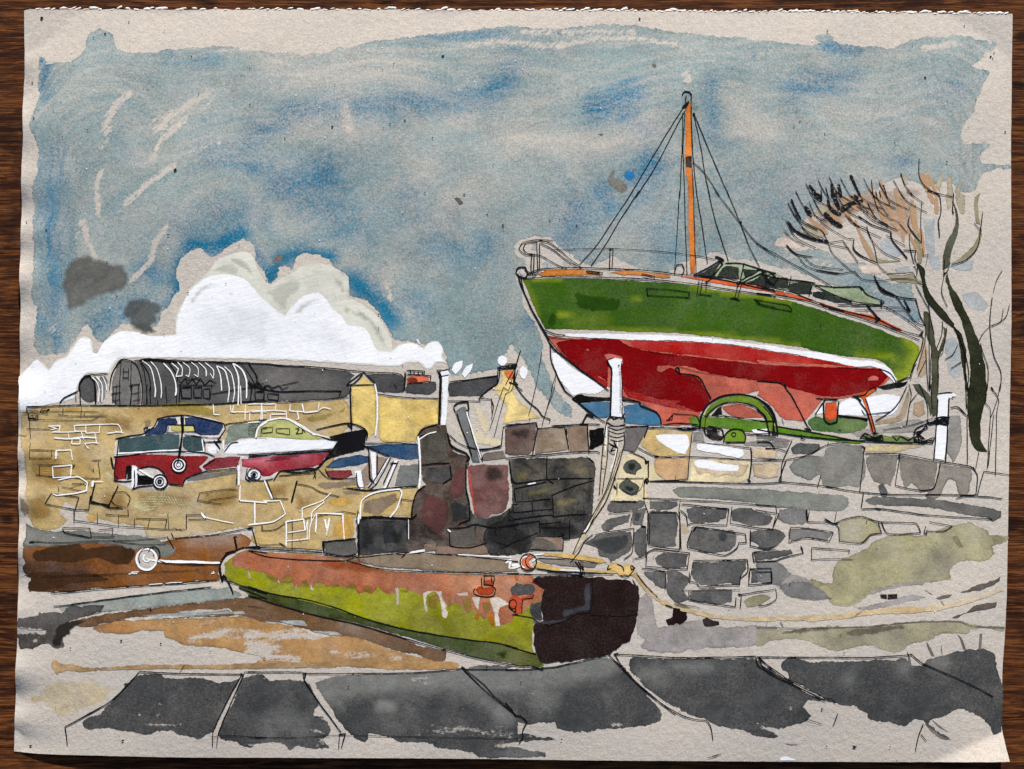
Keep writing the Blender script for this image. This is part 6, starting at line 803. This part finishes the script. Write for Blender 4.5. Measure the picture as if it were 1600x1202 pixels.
lp = Wsh(ART, 'mooring_post', ["b2:605,1002 622,990 650,988 690,998 693,1020 682,1045 688,1120 690,1181 c2:688,190 670,212 640,205 625,185 625,0 b2:622,1040"], WHITE, 9, .7, label='white post wound with tan rope at the quay edge')
Wsh(lp, 'grey_side', ["b2:668,1050 680,1040 688,1150 c2:684,170 672,180 674,60"], gouache((176, 178, 178), soft=2, dens=.9), 10, .5)
Wsh(lp, 'rope_coil', ["c2:600,225 640,195 705,230 710,300 690,400 640,420 610,400 600,300"], wash((190, 180, 168), (168, 158, 146), dens=.95), 10, .8)
RO = wash((214, 200, 172), (196, 178, 140), dens=.95, rim=.25)
Wsh(lp, 'rope', ["c2:598,225 612,300 596,400 590,520 575,640 555,690 545,680 560,580 572,450 580,330 588,250", "c2:695,370 668,450 640,560 600,680 560,750 510,840 470,920 410,1005 390,1000 440,910 480,840 540,740 590,640 630,500 660,380"], RO, 10, .7)
Wsh(lp, 'rope', ["c2:178,1000 300,1000 400,1008 500,1020 570,1040 600,1055 540,1058 400,1035 280,1020 190,1015", "c2:165,1060 200,1055 300,1085 450,1098 620,1105 680,1110 640,1120 450,1112 280,1105 180,1090"], wash((208, 172, 98), (222, 194, 130), dens=.93, rim=.3), 9, .9)
Wsh(lp, 'rope_knot', ["c2:600,1100 615,1065 660,1060 690,1085 710,1065 745,1075 770,1110 740,1130 700,1125 690,1145 650,1110"], wash((216, 182, 112), (228, 204, 150), dens=.93, rim=.3), 10, 1.4)
Wsh(lp, 'rope_gap', ["c2:190,1035 300,1035 450,1055 540,1065 530,1085 400,1080 250,1062"], wash((120, 112, 102), dens=.9), 8, .8)
Ink(lp, 'ink_outline', [("b2:605,1000 600,1015 625,1050 625,1181 c2:622,190 640,210 680,195", 3.0), ("b2:605,998 640,988", 1.6), ("b2:690,1005 685,1045 690,1181 c2:690,180", 1.4), ("c2:598,220 620,195 690,200 705,170", 2), ("c2:605,235 650,250 710,240", 1.4), ("c2:605,255 660,272 712,258", 1.4), ("c2:610,280 665,295 712,282", 1.3), ("c2:612,305 660,318 705,305", 1.3), ("c2:618,330 660,340 700,330", 1.3), ("c2:610,250 715,250", 1.1), ("c2:600,215 585,300 570,440 555,660", 1.7), ("c2:612,260 605,400 590,520 570,650", 1.3), ("c2:575,300 600,320", 1), ("c2:572,350 598,365", 1), ("c2:568,420 592,430", 1), ("c2:562,500 588,505", 1), ("c2:700,290 705,350 650,540 600,680 520,810 470,890", 1.7), ("c2:665,380 640,490 590,640 520,770 450,890 400,1005", 1.5), ("c2:680,400 620,590 500,830", .9), ("c2:520,890 470,930 430,1000 380,1060", 1.3), ("c2:610,350 640,370 620,400 650,390", 2.6), ("c2:640,340 660,380 630,360", 2.4), ("c2:690,180 705,210 700,235", 2.2), ("c2:600,230 620,240", 3), ("c2:450,885 470,880", 3), ("c2:640,600 655,620", 3.6), ("c2:640,555 655,565", 3),
  ("c2:180,1030 400,1040 560,1062", 1.4), ("c2:170,1090 300,1108 450,1120 640,1125", 1.6), ("c2:245,1110 400,1118", 2), ("c2:410,1050 440,1090 450,1135", 2.2), ("c2:430,1050 455,1100 445,1140", 2), ("c2:455,1070 470,1130", 1.6), ("c2:610,1070 600,1100 625,1090", 1.6), ("c2:660,1065 690,1080 700,1110", 1.6), ("c2:745,1070 765,1090 745,1100 740,1075", 2), ("c2:680,1130 720,1140 760,1100", 1.4), ("c2:380,1135 520,1140", 1.4)], BLACK, 14, 1.4)
Ink(lp, 'white_line', [("c2:665,330 650,420 620,520", 1.6), ("c2:600,240 590,400", 1.8), ("c2:455,880 480,860 500,820", 2.2), ("c2:170,1010 230,1005", 2), ("c2:320,1100 470,1108", 2)], WHITE_INK, 13, 2)

# ------------------------------------------------------------------ bare trees
TR = wash((36, 40, 24), (60, 64, 42), dens=1.0, bloom=.03, erode=.12, grain=.1, rim=.3)
tree = Wsh(ART, 'bare_tree', ["b3:1128,480 1150,562 1190,620 1242,720 1300,850 1340,960 1362,1080 1367,1181 c3:1362,100 1335,200 1332,330 1367,400 1312,397 1275,340 1255,200 1250,0 b3:1262,1181 1267,1060 1250,900 1210,760 1168,680 1140,600 1118,520"], TR, 7, .9, label='leaning bare tree with dark olive trunks and twigs', mixb=[("b3:1130,500 1160,600", 10, 1), ("b3:1250,850", 14, .5)])
Wsh(tree, 'limb', ["b3:948,430 992,462 1002,550 1050,640 1120,720 1172,790 1160,812 1080,742 1000,642 980,560 968,500", "b3:1172,805 1202,832 1242,940 1240,1050 1262,1181 1245,1181 1217,1020 1198,900"], TR, 7, .7)
Wsh(tree, 'limb', ["b3:1165,52 1192,150 1197,230 1167,320 1145,390 1132,450 1100,465 1103,380 1128,300 1168,220 1180,140 1157,62"], wash((70, 74, 54), (48, 52, 36), dens=.95, erode=.2), 6, .8)
Wsh(tree, 'limb', ["b3:985,712 1012,715 1040,800 1062,930 1077,950 1108,850 1105,805 1127,822 1112,920 1080,980 1077,1181 c3:1065,180 1040,192 1030,90 b3:1033,1181 1035,950 998,830", "c3:918,0 960,0 1020,62 1045,130 1030,190 1008,100 948,50"], wash((60, 64, 42), (44, 48, 30), dens=.97, erode=.2), 6, .8)
Wsh(tree, 'pale_limb', ["b3:900,92 942,82 962,300 977,380 975,432 953,430 938,300 920,200", "b3:765,488 850,502 920,500 987,552 940,547 850,537 800,522", "b3:1142,432 1200,400 1270,340 1312,270 1327,208 1337,260 1312,332 1250,402 1180,432", "b3:1300,32 1327,13 1312,80 1327,200 1300,192 1290,80", "b3:570,180 600,230 660,310 720,400 900,415 760,425 700,420 640,330"], wash((150, 140, 108), (118, 114, 78), dens=.9, erode=.2, grain=.2, bloom=.25, rim=.35), 5, .9)
Ink(tree, 'leaf_dab', [('p:1357,296 1370,327 1381,351', 6), ('p:1372,300 1380,318 1392,342', 5), ('p:1395,296 1403,331 1408,380', 6), ('p:1421,314 1424,340 1426,371', 6), ('p:1437,272 1445,296 1455,320', 9), ('p:1414,358 1421,376 1432,396', 5), ('p:1313,316 1319,331 1328,351', 6), ('p:1291,320 1299,340 1313,356', 7), ('p:1339,309 1350,325 1366,345', 5), ('p:1406,309 1410,322 1414,340', 5), ('p:1445,274 1457,300 1460,336', 6), ('p:1333,345 1344,376 1361,407', 5), ('p:1260,340 1275,356 1291,367', 6), ('p:1384,322 1392,349 1401,362', 5), ('p:1434,358 1437,380 1439,402', 5), ('p:1370,283 1375,292 1379,305', 5), ('p:1326,305 1333,318 1339,329', 5), ('p:1300,300 1340,330', 6)], ink_mat((178, 142, 108), .9, .8), 5, 6, rag=.5)
Wsh(tree, 'leaf_dab', ["b3:278,202 350,180 412,262 352,285 300,252", "a3:858,1062 890,1035 902,1100 870,1112", "a3:968,1052 1020,1030 1042,1090 1012,1142 978,1112", "b3:1118,22 1160,8 1152,90 1130,112", "b3:1178,2 1237,20 1232,135 1210,138 1188,70", "a3:1123,1062 1157,1050 1162,1120 1172,1181 1128,1172", "a3:1060,1110 1112,1000 1087,1152", "a3:1172,1142 1217,1080 1202,1181", "b3:810,0 830,60 880,40 860,0", "a3:1290,1180 1330,1160 1310,1181", "b3:350,90 400,70 430,120 380,150"], wash((168, 158, 130), (146, 134, 102), dens=.78, grain=.2, bloom=.2, rim=.45), 4, 1.4)
Wsh(tree, 'pink_dab', ["b3:95,320 165,262 262,330 220,347 150,335", "b3:258,210 330,130 400,160 320,260", "b3:600,440 700,440 760,480 640,490"], wash((214, 194, 180), dens=.75, grain=.3, bloom=.2), 3, 2.0)
Wsh(tree, 'dry_brush_smudge', ["b3:180,60 215,50 270,170 300,200 250,210 200,130", "b3:400,120 470,160 530,230 470,225 420,180", "b3:490,140 560,85 640,55 630,80 560,130", "b3:190,180 240,200 330,270 260,265"], wash((70, 66, 66), dens=.55, grain=.6, bloom=.5, soft=8), 4, 2.5)
Wsh(tree, 'crown_wash', ["b3:250,190 340,110 450,60 560,20 680,-10 800,0 900,20 960,120 930,220 860,300 780,260 700,180 600,140 500,200 420,260 330,270", "a3:690,1150 760,1120 850,1130 930,1110 1010,1150 1000,1181 700,1181"], wash((186, 158, 138), (200, 172, 146), dens=.55, grain=.5, bloom=.5, soft=14, bs=.03), 2, 3.0)
Ink(tree, 'dry_brush', [("a3:310,1110 350,1160 385,1181 b3:330,5 385,60", 6), ("a3:440,1100 455,1181 b3:455,20 490,110", 5.5), ("a3:555,1050 580,1100 615,1178", 5), ("b3:205,50 230,110 262,168", 3.2), ("b3:285,92 325,155", 6.5), ("b3:185,180 220,230 300,275 425,302", 4.5), ("b3:400,130 450,180 505,212", 6), ("b3:500,120 550,82 630,55", 7), ("b3:420,45 440,110 500,140", 4.5), ("a3:485,1105 500,1181 b3:500,40", 4), ("a3:575,1165 600,1181 b3:590,50 560,30", 3.4)], ink_mat((30, 28, 30), .7, .75), 13, 4, rag=.6)
TW = ["b3:205,50 260,165 330,210 385,235 420,300 450,370 520,440 620,520", "b3:185,182 250,250 330,290 430,305 510,295 540,340 600,427", "b3:310,65 350,150 430,220 530,280 575,285", ("b3:575,285 572,340 610,380 710,427", 2.2), "b3:165,240 220,290 285,325", "b3:265,210 310,260 420,310 550,340", ("b3:175,320 230,372 330,392", 2.0), "b3:230,370 290,440 340,465 500,490", "b3:280,390 340,440 515,467", "b3:350,470 480,490 580,477", "b3:575,470 620,520 720,532 830,520 940,530 992,572", "b3:520,140 580,200 650,222 700,352 720,440 772,490", ("b3:600,145 680,200 790,240", 1.8), ("b3:792,240 800,290 892,402", 2.2), "b3:650,205 660,250 680,290 760,370 850,407", "b3:540,150 600,210 740,280", "b3:765,262 880,327", "b3:590,90 700,160 780,205", "b3:690,20 720,110 790,167 830,180 890,252", "b3:620,80 660,132", "b3:750,0 790,80", ("b3:905,152 895,200 940,270 972,307", 1.8), "b3:977,60 970,200 975,310", ("b3:865,352 940,355 935,400 950,440 945,500", 1.7), "b3:905,250 905,330 930,430 950,480", "b3:980,340 985,385 1012,375 1000,440", ("b3:770,490 870,490 920,480 945,522", 1.3), ("b3:695,495 720,560 830,625 940,640 970,742 1000,802", 1.8), ("b3:710,535 740,590 820,625", 3.0), ("b3:730,580 820,622 880,702 940,777 992,800", 1.7), ("b3:870,640 910,712 885,690 905,715", 2), "b3:660,682 720,760", "b3:750,680 860,740 980,832", ("b3:1165,12 1160,130", 1.6), ("b3:1160,120 1165,135", 3), "b3:1145,380 1135,460 1105,500 1112,400", "b3:1115,480 1095,600 1130,687", ("b3:1340,120 1330,220 1310,332 1250,402 1150,442", 1.5), "b3:1290,190 1328,232", ("a3:1165,1181 b3:1010,0 1080,30 1090,132 1075,180 1082,277", 1.6), "b3:940,550 980,630 1020,702", "b3:1015,660 1030,760 1052,852", "b3:1000,830 995,900 950,1060", "b3:1100,770 1095,850 1060,942", "b3:1125,800 1100,960 1075,985 1075,1181", "b3:1190,910 1160,970 1115,1000", "b3:1215,1012 1150,1052", ("b3:1160,790 1200,870 1230,950 1242,1181", 1.8), "b3:1335,940 1375,1050 1372,1181", "b3:1460,470 1425,530 1405,600", ("b3:1398,630 1385,800 1412,980 1455,1080 1450,1181", 1.6), ("b3:1385,800 1340,850 1310,907", 1.2), "b3:1385,800 1450,772 1465,700", "b3:1503,670 1480,750 1395,802", "b3:1210,880 1245,1000 1258,1082 1250,1181", "b3:1020,690 1022,1181", "b3:1035,940 1025,1181", "b3:1000,930 1015,1181", "b3:970,1060 955,1100 1000,1000", ("b3:945,1020 925,1060 910,1120", 1.3), "b3:1325,900 1345,960",
  "a3:855,1040 880,1110 935,1181 b3:890,0 990,77", "a3:963,950 965,1060 1000,1120 1085,1170", "a3:680,1075 690,1181 b3:700,30", "a3:705,1140 712,1181 b3:720,60 780,150", "a3:750,1110 772,1181", "a3:725,1140 737,1181", "a3:380,1130 387,1181", "a3:408,1120 425,1181 b3:430,30", "c3:1390,20 1440,90 1430,170 1420,540", "c3:1450,0 1430,100 1390,202", "c3:1370,0 1360,110 1390,150 1370,502", "c3:1410,180 1375,490", ("c3:1240,0 1245,150", 1.6), ("c3:1250,180 1250,480", 1.4), ("c3:1150,140 1190,135 1247,187", 1.8), "c3:900,0 915,60 900,150 885,242", "c3:950,60 910,110 890,245", "c3:1320,400 1300,500", "c3:1420,500 1418,542", ("b3:1395,1160 1410,1181", 2), "c3:960,0 1010,120 1015,200", "c3:1030,0 1040,150", ("a3:745,1110 757,1112", 3), ("a3:853,1040 858,1055", 3), "c3:1265,0 1260,40"]
TW += ['p:%d,%d %d,%d %d,%d' % (x, y, x + 14 + k * 2, y + 24 + 3 * k, x + 44 + k * 3, y + 40 + 4 * k) for x, y, k in ((1228,318,1),(1240,300,2),(1256,288,0),(1275,283,2),(1292,278,1),(1310,280,3),(1328,284,1),(1346,280,2),(1370,286,1),(1392,282,3),(1240,335,0),(1268,312,1),(1302,300,2),(1332,306,3),(1225,345,1),(1352,318,1))]
Ink(tree, 'twigs', TW, BLACK, 15, 1.2)
# ------------------------------------------------------------------ flecks of ink and dirt on the sheet
fl = [disc('a0', 250, 110, 9), disc('a0', 630, 205, 7, 4), disc('a0', 1055, 1020, 9), disc('a0', 195, 495, 5), disc('a0', 770, 133, 4), disc('b0', 287, 230, 5), disc('b0', 167, 182, 4), disc('a1', 498, 763, 6), disc('a1', 928, 725, 5), disc('a1', 1152, 340, 9, 6), disc('a1', 1280, 1165, 7, 4), disc('a1', 217, 830, 4), disc('a2', 797, 115, 6), disc('a3', 1398, 340, 6), disc('a3', 1418, 318, 4), disc('a3', 1410, 350, 4), disc('a3', 1243, 157, 4), disc('a3', 1482, 788, 5), disc('a3', 1003, 468, 8, 5), disc('b2', 420, 205, 5), disc('b2', 262, 175, 4), disc('b2', 320, 172, 4), disc('b2', 855, 768, 2), disc('d0', 735, 407, 6), disc('d0', 970, 423, 5), disc('d0', 910, 220, 6, 8), disc('d0', 740, 1002, 8, 5), disc('d0', 185, 1040, 9, 5), disc('d3', 582, 1040, 11, 6), disc('d3', 388, 815, 6), disc('d3', 418, 1038, 4), disc('a0', 210, 708, 5), disc('a3', 405, 805, 4), disc('a3', 222, 765, 4), disc('b0', 650, 420, 4), disc('b0', 708, 624, 7, 3)]
r = random.Random(5)
for i in range(150):
    x, y = r.uniform(60, 1550), r.uniform(35, 1165); q = r.choice((.5, .6, .7, .9, 1.1)); fl.append(disc('p', x, y, q * r.uniform(.8, 1.6), q, 7))
Wsh(ART, 'ink_flecks', fl, ink_mat((34, 30, 30), .7, .3), 17, .4, one=True)['kind'] = 'stuff'
hair = []
for i in range(60):
    x, y, a = r.uniform(60, 1550), r.uniform(40, 1160), r.uniform(0, 6.28); L = r.uniform(3, 7)
    hair.append(([(x, y), (x + L*.5*math.cos(a), y + L*.5*math.sin(a)), (x + L*math.cos(a+.4), y + L*math.sin(a+.4))], .7))
Ink(ART, 'paper_fibre', hair, GREY_INK, 17, .7)['kind'] = 'stuff'
Wsh(ART, 'white_flecks', [disc('p', r.uniform(60, 1550), r.uniform(60, 1000), r.uniform(.6, 1.1), None, 7) for i in range(70)], WHITE, 17, .3, one=True)['kind'] = 'stuff'
# ------------------------------------------------------------------ light, camera
EL, AZ = math.radians(21), math.radians(8)       # sun low beyond the top edge of the sheet, a little to the right
w = bpy.data.worlds.new('World'); scene.world = w; w.use_nodes = True
nt = w.node_tree; bg = nt.nodes['Background']
sk = nt.nodes.new('ShaderNodeTexSky'); sk.sky_type = 'NISHITA'; sk.sun_disc = False
sk.sun_elevation = EL; sk.sun_rotation = AZ; nt.links.new(sk.outputs[0], bg.inputs[0]); bg.inputs[1].default_value = .06
sl = bpy.data.lights.new('sun', 'SUN'); sl.energy = 5.0; sl.angle = math.radians(.5); sl.color = (1.0, .95, .89)
so = bpy.data.objects.new('sun', sl); COL.objects.link(so)
so.rotation_euler = Vector((-math.sin(AZ)*math.cos(EL), -math.cos(AZ)*math.cos(EL), -math.sin(EL))).to_track_quat('-Z', 'Y').to_euler()
so.location = (0, 1, 2)
cam = bpy.data.cameras.new('camera'); co = bpy.data.objects.new('camera', cam); COL.objects.link(co)
co.location = (0, 0, 1.5); cam.sensor_width = 36; cam.lens = 36 * 1.5 / (1600 * S); cam.clip_start = .01; cam.clip_end = 100
scene.camera = co
vs = scene.view_settings; vs.view_transform = 'Standard'; vs.look = 'None'; vs.gamma = 1; vs.use_curve_mapping = False
vs.exposure = EXPO
